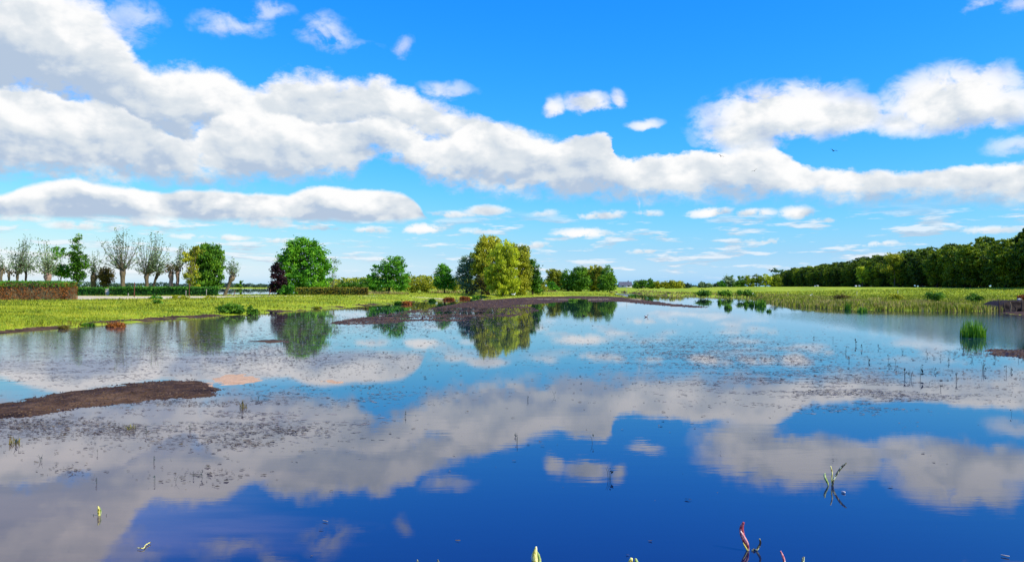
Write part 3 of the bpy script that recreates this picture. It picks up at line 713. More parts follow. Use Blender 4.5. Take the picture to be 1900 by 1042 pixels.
for px, wd, top, key, lb in FW:
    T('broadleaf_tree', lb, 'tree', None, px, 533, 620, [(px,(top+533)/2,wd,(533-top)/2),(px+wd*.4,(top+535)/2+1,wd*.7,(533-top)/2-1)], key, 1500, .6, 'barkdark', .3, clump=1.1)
for k, (px, top) in enumerate([(1357, 507), (1371, 508), (1378, 509)]):
    T('poplar_tree', ['thin dark poplar behind the pale grey tree', 'left of two close thin dark poplars', 'right of two close thin dark poplars'][k], 'tree', 'thin poplars behind the wood', px, 533, 680, [(px, (top + 531) / 2, 2.6, (531 - top) / 2)], 'deep', 500, .6, 'barkdark', .25, clump=.45)
# far bush band in the middle distance
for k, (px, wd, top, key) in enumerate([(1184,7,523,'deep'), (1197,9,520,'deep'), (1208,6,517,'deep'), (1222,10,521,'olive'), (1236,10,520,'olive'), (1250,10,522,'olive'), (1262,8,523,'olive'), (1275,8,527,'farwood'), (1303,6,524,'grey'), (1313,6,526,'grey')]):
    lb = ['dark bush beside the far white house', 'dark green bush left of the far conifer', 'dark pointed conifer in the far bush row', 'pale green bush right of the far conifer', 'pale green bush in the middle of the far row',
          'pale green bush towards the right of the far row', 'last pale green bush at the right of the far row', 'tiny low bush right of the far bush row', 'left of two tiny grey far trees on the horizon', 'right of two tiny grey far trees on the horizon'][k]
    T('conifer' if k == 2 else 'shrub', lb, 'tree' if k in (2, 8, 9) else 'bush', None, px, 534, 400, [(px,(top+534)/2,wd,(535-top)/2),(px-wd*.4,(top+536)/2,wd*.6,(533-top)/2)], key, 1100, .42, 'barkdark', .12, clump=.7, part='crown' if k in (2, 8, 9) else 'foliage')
# far treelines that read as one mass
def treeline(label, pts, d, key, n, leaf, depth=8):
    b = MB(); px = np.array([p[0] for p in pts], float); tp = np.array([p[1] for p in pts], float)
    x = RNG.uniform(px[0], px[-1], n); top = np.interp(x, px, tp) + (fbm(np.column_stack([x / 5, x * 0]), 3, 77) - .5) * 4.5
    X0 = (x - CX) / F * d; ztop = EYE + (HY - top) / F * d; zb = 1.0
    z_ = zb + (ztop - zb) * RNG.uniform(0, 1, n) ** .8
    P_ = np.column_stack([X0, d + RNG.uniform(-depth, depth, n), z_])
    o = b.leaves(P_, leaf, 1.3).build('far_treeline', M[key]); tag(o, label, 'treeline', kind='stuff')
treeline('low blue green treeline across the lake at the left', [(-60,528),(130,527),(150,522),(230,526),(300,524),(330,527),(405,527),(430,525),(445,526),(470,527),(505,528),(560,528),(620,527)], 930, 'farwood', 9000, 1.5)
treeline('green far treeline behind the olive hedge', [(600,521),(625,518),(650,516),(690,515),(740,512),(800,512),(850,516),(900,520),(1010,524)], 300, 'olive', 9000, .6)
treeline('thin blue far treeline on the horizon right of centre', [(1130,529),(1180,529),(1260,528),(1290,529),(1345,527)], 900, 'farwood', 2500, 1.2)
T('poplar_tree', 'tiny dark pointed tree across the lake right of the leaning pollard', 'tree', None, 447, 533, 900, [(447,525,2.2,5.5),(444,529,6,3)], 'deep', 500, 1.1, 'barkdark', .4, clump=.9)

# ------------------------------------------------------------------ far houses
def house(label, px, d, w_, h_, rh, dep=7):
    X0 = (px - CX) / F * d; root = empty('house', (X0, d, gz(X0, d) - .1), label, 'house', 'far houses on the horizon')
    wb_ = MB(); wb_.box(-w_ / 2, w_ / 2, -dep / 2, dep / 2, 0, h_)
    wb_.add([(-w_ / 2, -dep / 2, h_), (-w_ / 2, dep / 2, h_), (-w_ / 2, 0, h_ + rh)], [(0, 1, 2, 2)]); wb_.add([(w_ / 2, -dep / 2, h_), (w_ / 2, dep / 2, h_), (w_ / 2, 0, h_ + rh)], [(0, 1, 2, 2)])
    wb_.build('wall', M['wallwhite'], root)
    rf = MB(); o = .4
    for s in (-1, 1):
        rf.add([(-w_ / 2 - o, s * (dep / 2 + o), h_ - .25), (w_ / 2 + o, s * (dep / 2 + o), h_ - .25), (w_ / 2 + o, 0, h_ + rh + .05), (-w_ / 2 - o, 0, h_ + rh + .05),
                (-w_ / 2 - o, s * (dep / 2 + o), h_ - .05), (w_ / 2 + o, s * (dep / 2 + o), h_ - .05), (w_ / 2 + o, 0, h_ + rh + .25), (-w_ / 2 - o, 0, h_ + rh + .25)],
               [(0, 1, 2, 3), (4, 5, 6, 7), (0, 1, 5, 4), (0, 3, 7, 4), (1, 2, 6, 5)])
    r_ = rf.build('roof', M['roof'], root); MB().box(w_ / 4 - .4, w_ / 4 + .4, -.4, .4, h_ + rh - .6, h_ + rh + 1.3).build('chimney', M['roof'], r_)
    for x in (-w_ / 4, w_ / 4): MB().box(x - .7, x + .7, -dep / 2 - .03, -dep / 2 + .05, 1.0, 2.3).build('window', M['glass'], root)
house('far house with a broad dark grey roof on the horizon', 1160, 720, 11, 2.2, 3.0)
house('far pale walled house beside the dark bushes on the horizon', 1187, 700, 7, 3.4, 2.8)

# ------------------------------------------------------------------ posts, stones and stakes
def post(name, label, px, base, h, d=None, lean=0, r_=.05, key='rust', cat='post', group=None):
    if d is None: d = 120.0
    X0 = (px - CX) / F * d; z0 = gz(X0, d) - .1
    b = MB(); b.tube([(0, 0, 0), (lean * .5, 0, h * .5), (lean, 0, h + .1)], [r_ * 1.1, r_, r_ * .85], 7)
    b.tube([(lean * .8 - .001, 0, h * .8), (lean * .8, 0, h * .84)], [r_ * 1.25, r_ * 1.25], 7)
    o = b.build(name, M[key]); o.location = (X0, d, z0); return tag(o, label, cat, group)
post('fence_post', 'rusty upright post before the long green hedge under the tallest pollard', 249, 553, 2.1, 114, .05, .07)
post('fence_post', 'tall thin rusty post before the hedge by the olive leafed willow', 351, 550, 1.9, 118, .03, .055)
post('fence_post', 'short pale stake against the hedge left of the dense willow', 345, 547, .9, 127, 0, .05, 'postgrey')
post('fence_post', 'short pale stake against the hedge below the dense willow', 383, 547, 1.1, 127, 0, .04, 'postgrey')
post('fence_post', 'short leaning dark post right of the solitary leaning pollard', 433, 549, .95, 124, .28, .06)
post('fence_post', 'dark post leaning right beside the lake, left of the maroon tree', 498, 549, 1.0, 128, .35, .06)
post('fence_post', 'short pale stake at the shore below the small pebble strip left', 238, 553, .5, 118, .0, .05, 'postgrey')
for k, (px, d, h, lb) in enumerate([(1163, 168, 2.6, 'tall thin pale pole in the water channel right of the central spit'), (1243, 175, 1.1, 'short pale stake on the far bank below the far bush row'), (1312, 158, 1.1, 'short pale stake on the far bank left of the reed clumps'),
  (1360, 152, .9, 'short pale stake on the far bank right of the first reed clump'), (1462, 150, .8, 'short pale stake on the right bank meadow, left most of three'), (1590, 135, 1.0, 'pale stake on the right bank meadow before the pale yellow tree'), (1666, 130, 1.1, 'pale stake on the right bank meadow before the tall lighter tree')]):
    post('stake', lb, px, 545, h, d, 0, .035, 'postgrey', 'stake')
# pale stone gate blocks in the hedge gap
for px, h, w_, lb in ((199, 1.05, .42, 'left wider pale stone block in the hedge gap'), (205.5, 1.25, .2, 'right narrow pale stone post in the hedge gap')):
    d = 131; X0 = (px - CX) / F * d; b = MB()
    b.box(-w_, w_, -.2, .2, 0, h); b.box(-w_ - .06, w_ + .06, -.26, .26, h, h + .12)
    o = b.build('gate_stone', M['pale']); o.location = (X0, d, gz(X0, d) - .1); tag(o, lb, 'gate stone')
    bv = o.modifiers.new('b', 'BEVEL'); bv.width = .03
# eroded dark bank with stakes at the right edge
root = empty('eroded_bank', ((1885 - CX) / F * 72, 72, 0), 'dark eroded peat bank with old wooden stakes at the right edge of the photo', 'bank')
b = MB(); nx, nzv = 60, 8
xs = np.linspace(-3.2, 6, nx); vs = []
for j in range(nzv):
    for i, x in enumerate(xs):
        zz = j / (nzv - 1); top = .85 * smooth(np.array([x]), -3.2, -.6)[0] + .1
        vs.append((x, -.9 + zz * .5 + (vn(np.array([[x * 3, zz * 4]]), 5)[0] - .5) * .55 + max(0, j - nzv + 2) * 2.2, min(zz * 1.15, 1) * top + (vn(np.array([[x * 2.2, j]]), 8)[0] - .5) * .12 - .05))
b.add(vs, [(j * nx + i, j * nx + i + 1, (j + 1) * nx + i + 1, (j + 1) * nx + i) for j in range(nzv - 1) for i in range(nx - 1)])
M['peat'] = plainmat('dark_peat', (.004, .003, .003), (.035, .022, .015), 3, bumpy=.8)
b.build('peat_face', M['peat'], root)
for k in range(14):
    x = -2.4 + k * .42 + RNG.normal() * .1; h = RNG.uniform(.35, 1.15)
    MB().tube([(x, -1.15, -.3), (x + RNG.normal() * .06, -1.15, h * .6), (x + RNG.normal() * .08, -1.12, h)], [.06, .055, .04], 7).build('stake', M['bark' if k in (3, 9) else 'barkdark'], root)
T('shrub', 'small reddish brown bush on the dark eroded bank at the right edge', 'bush', None, 1893, 560, 74, [(1893,551,7,5),(1899,553,6,4)], 'russet', 700, .09, 'twig', .03, clump=.1, part='foliage')
o = MB(); o.add([(-.35, -.15, 0), (.4, -.18, 0), (.42, .2, 0), (-.3, .18, 0), (-.3, -.12, .26), (.33, -.14, .34), (.36, .16, .3), (-.24, .14, .28)], [(0, 3, 2, 1), (4, 5, 6, 7), (0, 1, 5, 4), (1, 2, 6, 5), (2, 3, 7, 6), (3, 0, 4, 7)])
o = o.build('stone_block', M['pale']); o.modifiers.new('b', 'BEVEL').width = .05; o.scale = (.55,) * 3; o.location = ((1899 - CX) / F * 73, 73.6, .93); tag(o, 'pale squared stone lying on top of the dark bank at the right edge', 'stone')

# ------------------------------------------------------------------ plants
def clump(name, label, cat, px, py, d, wid, hgt, n, key, group=None, w_=.035, lean=.14, z=None, dep=None):
    X0, Y0 = ((px - CX) / F * d, d); dep = dep or wid
    z0 = max(0, gz(X0, Y0)) - .03 if z is None else z
    a = RNG.uniform(-1, 1, (n, 2)); a[:, 0] *= np.sqrt(1 - a[:, 1] ** 2); P_ = np.column_stack([a[:, 0] * wid, a[:, 1] * dep, np.zeros(n)])
    prof = 1 - .55 * (a[:, 0] ** 2 + a[:, 1] ** 2) * RNG.uniform(.4, 1.3, n)
    b = MB().blades(P_, hgt * np.clip(prof, .25, 1) * RNG.uniform(.4, 1.1, n) ** 1.2, w_ * RNG.uniform(.6, 1.3, n), lean * RNG.uniform(.4, 2.2, (n, 1)))
    o = b.build(name, M[key]); o.location = (X0, Y0, z0); return tag(o, label, cat, group)
for px, py, wid, h, n, lb in [(1805, 625, .50, .92, 230, 'large bright green reed clump standing alone in the water near the right edge'), (1335, 562, .22, .9, 60, 'small green reed clump in the water, leftmost of the far row'),
  (1351, 572, .42, .65, 100, 'wider green reed clump in the water, second of the far row'), (1384, 567, .20, .8, 60, 'green reed clump in the water, third of the far row'), (1395, 567, .27, .75, 70, 'green reed clump in the water, fourth of the far row'),
  (1411, 568, .62, 1.0, 180, 'broad dense green reed clump at the right end of the far row'), (1427, 578, .22, .4, 40, 'tiny brownish green tuft in the water in front of the far reed row'), (1600, 578, .42, .55, 100, 'yellow green reed tuft at the right bank waterline'),
  (1573, 574, .3, .8, 100, 'dark reed tuft left of the yellow green one at the right bank'), (1171, 551, .65, .9, 120, 'square green reed tuft in the channel beside the pale pole')]:
    d = EYE * F / (py - HY)
    clump('reed_clump', lb, 'reed clump', px, py, d, wid, h, int(n * 1.6), 'reed' if 'dark' not in lb else 'deep', 'green reed clumps in the water', .028 + d * .00035, .10, z=-.02)
# bushes on the left bank
T('shrub', 'spreading dark green bush on the left bank above the waterline', 'bush', None, 432, 584, 62.5, [(430,573,24,9),(420,576,14,7),(443,575,12,8)], 'deep', 3000, .10, 'twig', .03, clump=.16, part='foliage', limbs=20)
T('shrub', 'small dark green bush overhanging the water right of the spreading bush', 'bush', None, 468, 585, 61.5, [(468,578,8,9),(473,580,6,6)], 'deep', 1100, .09, 'twig', .03, clump=.13, part='foliage')
T('shrub', 'tiny dark green bush alone in the bright left meadow', 'bush', None, 292, 575, 72, [(292,571,8,5)], 'deep', 550, .09, 'twig', .02, clump=.12, part='foliage')
T('shrub', 'low green bush at the back of the left meadow before the track', 'bush', None, 286, 560, 92, [(285,557,10,3.5),(296,558,6,3)], 'green', 500, .12, 'twig', .02, clump=.15, part='foliage')
T('shrub', 'low olive bush at the back of the meadow left of the lake view', 'bush', None, 335, 560, 93, [(333,556,13,4.5),(345,558,8,3)], 'olive', 700, .12, 'twig', .02, clump=.15, part='foliage')
T('shrub', 'low olive bush on the far side of the meadow below the dense willow', 'bush', None, 388, 556, 98, [(388,553,14,3.5)], 'olive', 600, .12, 'twig', .02, clump=.15, part='foliage')
for k, (px, py, w_, h_, key, lb) in enumerate([(215, 606, 17, 10, 'russet', 'rusty red waterside plant tuft on the left bank'), (118, 610, 8, 8, 'brownleaf', 'brown waterside tuft near the left edge'), (163, 605, 12, 7, 'deep', 'dark green waterside tuft left of the rusty red one'),
  (755, 564, 9, 6, 'russet', 'reddish waterside tuft below the two topped tree'), (738, 564, 6, 6, 'deep', 'dark waterside tuft left of the reddish one below the two topped tree'), (802, 559, 6, 6, 'deep', 'dark waterside tuft below the small round tree'),
  (833, 556, 10, 5, 'russet', 'left reddish tuft on the inlet bank'), (862, 554, 10, 5, 'russet', 'right reddish tuft on the inlet bank'), (588, 573, 5, 5, 'olive', 'small olive tuft at the shore below the olive hedge'), (883, 553, 6, 5, 'deep', 'dark green tuft at the head of the inlet'),
  (1062, 558, 9, 4, 'deep', 'small dark plant mound in the notch of the mud shore'), (1240, 547, 6, 4, 'deep', 'small dark bush on the far bank below the far bush row')]):
    d = EYE * F / (py - HY); clump('waterside_plant', lb, 'plant', px, py, d, w_ * d / F, h_ * 1.25 * d / F, 420, key, None, .0011 * d, .45, z=-.02, dep=w_ * d / F)

for px, wd, tp, bt, d, key, lb in [(1733,15,541,558,84,'deep','dark green bush among the reeds left of the big reed clump'), (1807,12,546,558,80,'deep','low dark green bush behind the big reed clump'),
  (1383,14,540,547,140,'deep','low dark bush on the far bank behind the reed row'), (1304,12,540,547,150,'deep','low dark bush on the far bank right of the far bush row'), (1345,9,541,546,150,'deep','small dark bush on the far bank above the leftmost reeds'), (1662,10,546,555,92,'olive','low olive bush among the reeds under the tall lighter tree'), (1560,12,547,556,100,'brownleaf','brown bush among the dry reeds below the dark wood')]:
    T('shrub', lb, 'bush', None, px, bt, d, [(px, (tp + bt) / 2, wd, (bt - tp) / 2), (px + wd * .5, (tp + bt) / 2 + 2, wd * .6, (bt - tp) / 3)], key, 900, .0013 * d, 'twig', .02, clump=.0025 * d, part='foliage')
# grass, dry reeds: ground cover nobody could count
def cover(n, pxr, pyr, keep, hfun, wf, key, name, label, lean=.35):
    px = RNG.uniform(*pxr, n); v = RNG.uniform(*pyr, n)
    d = EYE * F / (v - HY); Pn = np.column_stack([(px - CX) / F * d, d])
    z_, mu_, sa2, s_ = terrain(Pn); k = keep(px, v, z_, mu_, s_, Pn) & (mu_ + sa2 < .5)
    Pn = Pn[k]; z_ = z_[k]; d = d[k]; s_ = s_[k]
    b = MB().blades(np.column_stack([Pn, z_ - .02]), hfun(d, s_, Pn), wf * d, lean)
    tag(b.build(name, M[key]), label, 'grass', kind='stuff'); print(name, k.sum())
notrack = lambda P_: track(P_) < .3
cover(150000, (-60, 1180), (534, 625), lambda px, v, z_, m_, s_, P_: (s_ > .5) & (m_ < .5) & notrack(P_) & (P_[:, 1] < 210) & (sdist(P_, LAKE) < -4), lambda d, s_, P_: .05 + .13 * fbm(P_ / 4, 3, 8) * .7 + .0004 * d, .00075, 'grass', 'meadow_grass', 'bright yellow green meadow grass on the left and middle banks')
cover(100000, (1130, 1960), (534, 585), lambda px, v, z_, m_, s_, P_: (s_ > .3) & (P_[:, 1] < 240), lambda d, s_, P_: .06 + .18 * fbm(P_ / 5, 3, 8) * .7 + .0004 * d, .00075, 'grass', 'meadow_grass', 'yellow green meadow grass on the right bank')
cover(60000, (1180, 1960), (536, 592), lambda px, v, z_, m_, s_, P_: (s_ > -.6) & (s_ < 9 + 8 * smooth(px, 1550, 1750) + 16 * (fbm(P_ / 6, 3, 14) - .5)) & ((vn(P_ / [3.5, 3.5], 61) > .28) | (s_ < 1.5)), lambda d, s_, P_: .16 + .45 * fbm(P_ / 3, 3, 15), .0010, 'straw', 'dry_reeds', 'straw and olive dry reeds along the right bank', .2)
cover(40000, (1330, 1960), (540, 592), lambda px, v, z_, m_, s_, P_: (s_ > -.8) & (s_ < 14 + 12 * smooth(px, 1550, 1750)) & ((vn(P_ / [3.0, 3.0], 63) > .45) | (s_ < 2.5)), lambda d, s_, P_: .2 + .55 * fbm(P_ / 3, 3, 17), .0010, 'reedolive', 'green_reeds', 'olive green reeds along the right bank', .2)
cover(40000, (-60, 1180), (536, 622), lambda px, v, z_, m_, s_, P_: (s_ > .4) & notrack(P_) & (P_[:, 1] < 200) & (sdist(P_, LAKE) < -4) & (fbm(P_ / [5, 3.2], 4, 91) > .57), lambda d, s_, P_: .10 + .22 * vn(P_ / 1.1, 92) + .0006 * d, .0009, 'reedolive', 'tussocks', 'darker olive tussocks in the left and middle meadow', .35)
cover(24000, (1150, 1960), (535, 575), lambda px, v, z_, m_, s_, P_: (s_ > 6) & (P_[:, 1] < 230) & (fbm(P_ / [9, 4.5], 4, 93) > .56), lambda d, s_, P_: .10 + .25 * vn(P_ / 1.1, 92) + .0006 * d, .0009, 'reedolive', 'tussocks', 'darker olive tussocks in the right meadow', .35)
cover(16000, (-60, 1000), (540, 625), lambda px, v, z_, m_, s_, P_: (s_ > -.1) & (s_ < 1.6) & (px < 925) & (vn(P_ / 2.0, 33) > .5), lambda d, s_, P_: .10 + .22 * fbm(P_ / 2, 3, 18), .0010, 'brownleaf', 'shore_grass', 'brownish tufts along the left waterline', .3)
for (px, d, w_, n, lb) in [(655, 160, 7, 260, 'pale straw patch at the foot of the olive hedge'), (690, 158, 8, 300, 'pale dry grass patch under the two topped tree'), (825, 185, 8, 420, 'pale straw patch below the small round tree'), (1005, 240, 9, 620, 'pale straw patch between the two central clumps'), (728, 160, 6, 260, 'thin pale dry grass right of the two topped tree')]:
    clump('dry_grass', lb, 'dry grass', px, 545, d, w_ * .55, .9, n, 'straw', 'pale dry grass patches', .12, .25, dep=2.0)
# pondweed, silt and floating bits
def flecks(zones, key, label, size, kinds=5, zlev=.005, flat=.25, lon=1.5):
    b = MB()
    for (cx_, cy_, sx, sy, n, th) in zones:
        px = CX + 0 * 1.0 + (cx_ - CX) + RNG.normal(size=n) * sx; v = cy_ + RNG.normal(size=n) * sy
        k = v > HY + 14; px, v = px[k], v[k]
        d = EYE * F / (v - HY); P_ = np.column_stack([(px - CX) / F * d, d])
        lo = .45 * fbm(P_ * [.5, 1.2], 3, 41) + .55 * fbm(P_ * [1.8, 4.5], 4, 43); k = (lo > th + .035) & (terrain(P_)[0] < .0)
        P_ = P_[k]; d = d[k]; n_ = len(P_)
        if n_ == 0: continue
        s_ = size * (.30 + .010 * d) * RNG.uniform(.35, 1.4, n_) ** 1.6
        th_ = np.arange(kinds) / kinds * 2 * math.pi
        rr_ = RNG.uniform(.45, 1.2, (n_, kinds)) * s_[:, None]
        rot = RNG.normal(size=(n_, 1)) * .35
        x_ = np.cos(th_)[None] * rr_ * lon; y_ = np.sin(th_)[None] * rr_ * .55
        vx = x_ * np.cos(rot) - y_ * np.sin(rot); vy = x_ * np.sin(rot) + y_ * np.cos(rot)
        z_ = zlev + np.abs(RNG.normal(size=(n_, kinds))) * s_[:, None] * flat
        vv = np.stack([P_[:, :1] + vx, P_[:, 1:] + vy, z_], 2).reshape(-1, 3)
        cc = np.column_stack([P_, zlev + s_ * flat * 1.2])
        o = np.arange(n_)[:, None] * kinds
        f = np.concatenate([np.concatenate([o + j, o + (j + 1) % kinds, n_ * kinds + np.arange(n_)[:, None], n_ * kinds + np.arange(n_)[:, None]], 1) for j in range(kinds)])
        b.add(np.concatenate([vv, cc]), f)
    tag(b.build('pondweed' if key == 'weed' else 'silt_film', M[key]), label, 'pondweed', kind='stuff')
flecks([(60,785,120,14,900,.42),(170,800,150,20,900,.46),(440,800,60,16,350,.47),(540,800,30,5,150,.3),(455,822,30,4,130,.3),(200,800,30,5,160,.3),(40,790,30,5,200,.3),(330,745,110,9,900,.45),
  (250,665,260,26,1800,.47),(560,620,120,16,800,.47),(620,650,120,18,700,.48),(640,712,90,9,500,.45),(760,600,120,10,2600,.42),(850,640,90,20,500,.5),(420,640,90,14,1000,.45),
  (1340,650,130,16,1200,.48),(1300,690,160,22,600,.5),(1560,720,150,26,800,.5),(1620,690,140,25,800,.5),(1800,690,120,28,900,.45),(1830,655,60,5,700,.3),(1200,640,130,22,500,.5),(900,700,500,60,420,.3),(380,880,60,12,120,.3),(130,875,25,8,70,.3),(950,850,600,120,45,.2)],
  'weed', 'dark floating pondweed and plant bits scattered over the pond', .045)
flecks([(230,660,230,24,3000,.45),(760,598,150,9,3000,.40),(1480,715,150,22,1300,.46),(1400,655,150,20,1500,.48),(430,770,150,25,900,.45)], 'silt', 'pale brown silt film floating in streaks on the pond', .07, 6, .003, .02)
def clods(n, pxr, pyr, size):
    px = RNG.uniform(*pxr, n); v = RNG.uniform(*pyr, n); d = EYE * F / (v - HY); P_ = np.column_stack([(px - CX) / F * d, d])
    z_, mu_, sa2, s_ = terrain(P_); k = (mu_ > .6) & (z_ > -.02) & (z_ < .25) & (sa2 < .3) & (fbm(P_ * .9, 3, 71) > .38)
    P_ = P_[k]; z_ = z_[k]; d = d[k]; m_ = len(P_); b = MB()
    s_ = size * (.4 + .012 * d) * RNG.uniform(.3, 1.5, m_) ** 1.5
    th = np.arange(5) / 5 * 6.283
    r_ = RNG.uniform(.6, 1.2, (m_, 5)) * s_[:, None]
    ring = np.stack([P_[:, :1] + np.cos(th) * r_ * 1.3, P_[:, 1:] + np.sin(th) * r_, np.repeat(z_[:, None] - .01, 5, 1)], 2)
    top = np.column_stack([P_ + RNG.normal(size=(m_, 2)) * s_[:, None] * .2, z_ + s_ * RNG.uniform(.3, .8, m_)])
    o = np.arange(m_)[:, None] * 5
    f = np.concatenate([np.concatenate([o + j, o + (j + 1) % 5, m_ * 5 + np.arange(m_)[:, None], m_ * 5 + np.arange(m_)[:, None]], 1) for j in range(5)])
    b.add(np.concatenate([ring.reshape(-1, 3), top]), f)
    return b
cb = clods(40000, (-80, 1340), (548, 606), .05)
for A_c in (clods(9000, (-80, 420), (700, 790), .032), clods(1500, (1800, 1910), (645, 668), .05)):
    cb.add(np.concatenate(A_c.v), np.concatenate(A_c.f))
M['clod'] = leafmat('mud_clods', (.010, .005, .002), (.05, .028, .010), (.13, .08, .032), 0, .8)
tag(cb.build('mud_clods', M['clod']), 'dark clods and debris lying on the mud flats', 'mud', kind='stuff')
flecks([(260,655,220,18,9000,.40),(430,640,90,14,3500,.42),(120,690,90,12,1500,.44),(1330,645,110,13,6000,.38),(1440,690,150,18,6000,.43),(1560,720,130,16,4000,.45),(1640,745,70,10,1500,.45),(1300,665,150,14,3000,.42),(620,665,80,12,1200,.46),(640,735,110,10,1500,.48),(420,790,150,24,1800,.47),(90,790,100,8,1200,.42),(250,735,160,9,1200,.44),(1740,735,60,8,600,.45),(700,600,90,8,1500,.4)],
  'scum', 'fine grey floating scum in streaks over the pond', .034, 5, .003, .12, 2.6)
# dark stalks standing in the water
SG = 'dark stalks standing in the water'
first = []
def stalk_mesh(k):
    b = MB(); h = .34
    for j in range(1 + k % 3):
        o = RNG.normal(size=2) * .03; bend = RNG.normal() * .09
        b.tube([(o[0], o[1], -.05), (o[0] + bend * .3, o[1], h * .55), (o[0] + bend, o[1], h * RNG.uniform(.8, 1.1))], [.007, .006, .0035], 5)
    b.leaves(np.array([[RNG.normal() * .04, 0, h * RNG.uniform(.3, .9)] for _ in range(3)]), .06, 2.2)
    return b.mesh('stalk')
smesh = [stalk_mesh(k) for k in range(6)]
for m_ in smesh: m_.materials.append(M['stalk'])
SP = [(1571,652,.9),(1588,640,1.3),(1575,668,.8),(1598,648,1),(1570,656,.7),(1613,672,.9),(1647,668,1),(1680,700,1.6),(1688,703,1.3),(1711,702,1.7),(1712,685,.8),(1650,680,.8),(1660,676,1),(1773,706,1.3),(1826,688,1.5),(1828,692,1),(1865,692,1.2),(1877,690,1),(1745,665,.8),(1760,672,.9),(1803,668,.8),(1629,646,.8),(1545,632,.8),(1510,628,.7),
  (1440,655,.7),(1745,722,.7),(1720,660,.7),(1845,668,.9),(1890,668,.8),(1675,655,.7),(1875,770,.8),(1900,772,1),(1787,652,.8),(1735,690,.8),(958,822,1),(956,810,.6),(1101,822,1.1),(753,773,.8),(980,742,.7),(1028,735,.8),(450,760,1.1),(30,825,1.1),(270,805,1),(287,858,.8),(351,800,1),(373,886,.9),(286,895,.7),(76,855,.8),(181,842,.6),(178,897,.7),(1132,888,1.2),(327,894,.7),(359,884,.6),(480,740,.6),(240,800,.8)]
for k, (px, py, sc) in enumerate(SP):
    o = bpy.data.objects.new('water_stalk', smesh[k % 6]); C.objects.link(o); x, y = W2(px, py)
    o.location = (x, y, 0); o.rotation_euler = (0, 0, RNG.uniform(0, 6)); s_ = sc * min(.62, .2 + y / 70); o.scale = (s_, s_, s_)
    tag(o, 'thin dark plant stalk sticking up out of the pond water', 'stalk', SG)
# taller waterside plants
for px, py, h, lb in [(452, 757, .16, 'small green tuft in the water right of the sandy patch'), (590, 795, .0, ''), (242, 795, .13, 'low olive tuft below the dark mud bank'), (27, 822, .17, 'olive tuft in the water near the left edge below the mud bank')]:
    if not lb: continue
    x, y = W2(px, py); clump('water_tuft', lb, 'plant', px, py, y, .08, h, 22, 'olivehedge', None, .012, .5, z=-.01)

# ------------------------------------------------------------------ sprouts close by
def ribbon(pts, wid, thick=.35, sides=8):
    """leaf-like stem: flattened tube along pts, width profile wid"""
    b = MB(); b.tube(pts, np.array(wid), sides)
    v = b.v[0].reshape(len(pts), sides, 3); c_ = np.array(pts)[:, None, :]
    d = v - c_; d[:, :, 1] *= thick + .4; b.v[0] = (c_ + d).reshape(-1, 3)
    return b
def pxpts(pts, d, loc):
    return [(np.array(PT(px, py, d + dd)) - np.array(loc)) for px, py, dd in pts]
def curve_pts(P_, n=12):
    P_ = np.array(P_); u = np.linspace(0, len(P_) - 1, n)
    out_ = []
    for t_ in u:
        i = min(int(t_), len(P_) - 2); f = t_ - i
        p0 = P_[max(i - 1, 0)]; p1 = P_[i]; p2 = P_[i + 1]; p3_ = P_[min(i + 2, len(P_) - 1)]
        out_.append(.5 * ((2 * p1) + (-p0 + p2) * f + (2 * p0 - 5 * p1 + 4 * p2 - p3_) * f * f + (-p0 + 3 * p1 - 3 * p2 + p3_) * f ** 3))
    return out_
def sprout(name, label, px, py, stems):
    d = EYE * F / (py - HY); x, y = W2(px, py); loc = (x, y, 0)
    root = empty(name, loc, label, 'water plant')
    for part, key, pts, w_ in stems:
        pp = curve_pts(pxpts(pts, d, loc), 14); wd = np.interp(np.linspace(0, 1, 14), np.linspace(0, 1, len(w_)), w_) * d / F
        ribbon(pp, wd).build(part, M[key], root, True)
    return root
sprout('pink_sprout', 'pinkish red curled sprout rising from dark water near the bottom edge', 1388, 1020,
  [('leaf', 'pink', [(1389,1024,0),(1383,1008,0),(1377,990,.02),(1376,978,.02),(1380,968,0)], [1.6, 3.6, 4.6, 4.2, 2.0]),
   ('leaf', 'pink', [(1389,1022,0),(1387,1008,-.02),(1381,996,-.02),(1374,984,-.02)], [1.2, 2.2, 2.2, 1.0]),
   ('stem', 'yellowbud', [(1389,1023,0),(1383,1014,-.02),(1379,1006,-.02)], [1.2, 1.6, .8])])
sprout('curled_sprout', 'dark hooked sprout curling upward beside the pinkish red one', 1396, 1021,
  [('stem', 'speck', [(1396,1024,0),(1397,1018,0),(1403,1020,0),(1408,1013,0),(1411,1006,0),(1409,998,0)], [1.8, 2.2, 2.4, 2.2, 2.0, 1.4])])
sprout('forked_sprout', 'forked speckled green water plant with three shoots on the right, mid water', 1544, 900,
  [('stem', 'speck', [(1544,902,0),(1546,890,0),(1553,878,0),(1560,868,0),(1566,862,0),(1571,858,0)], [2.4, 2.4, 2.0, 2.2, 1.8, .8]),
   ('stem', 'yellowbud', [(1544,898,0),(1543,886,0),(1544,876,0),(1541,864,0)], [1.4, 1.3, 1.3, 1.0]),
   ('leaf', 'lime', [(1537,901,0),(1536,896,0),(1532,888,0),(1530,882,0),(1531,877,0)], [.8, 1.8, 2.4, 2.2, .9]),
   ('stem', 'stalk', [(1537,902,0),(1540,904,.02),(1544,902,0)], [.8, .8, .8])])
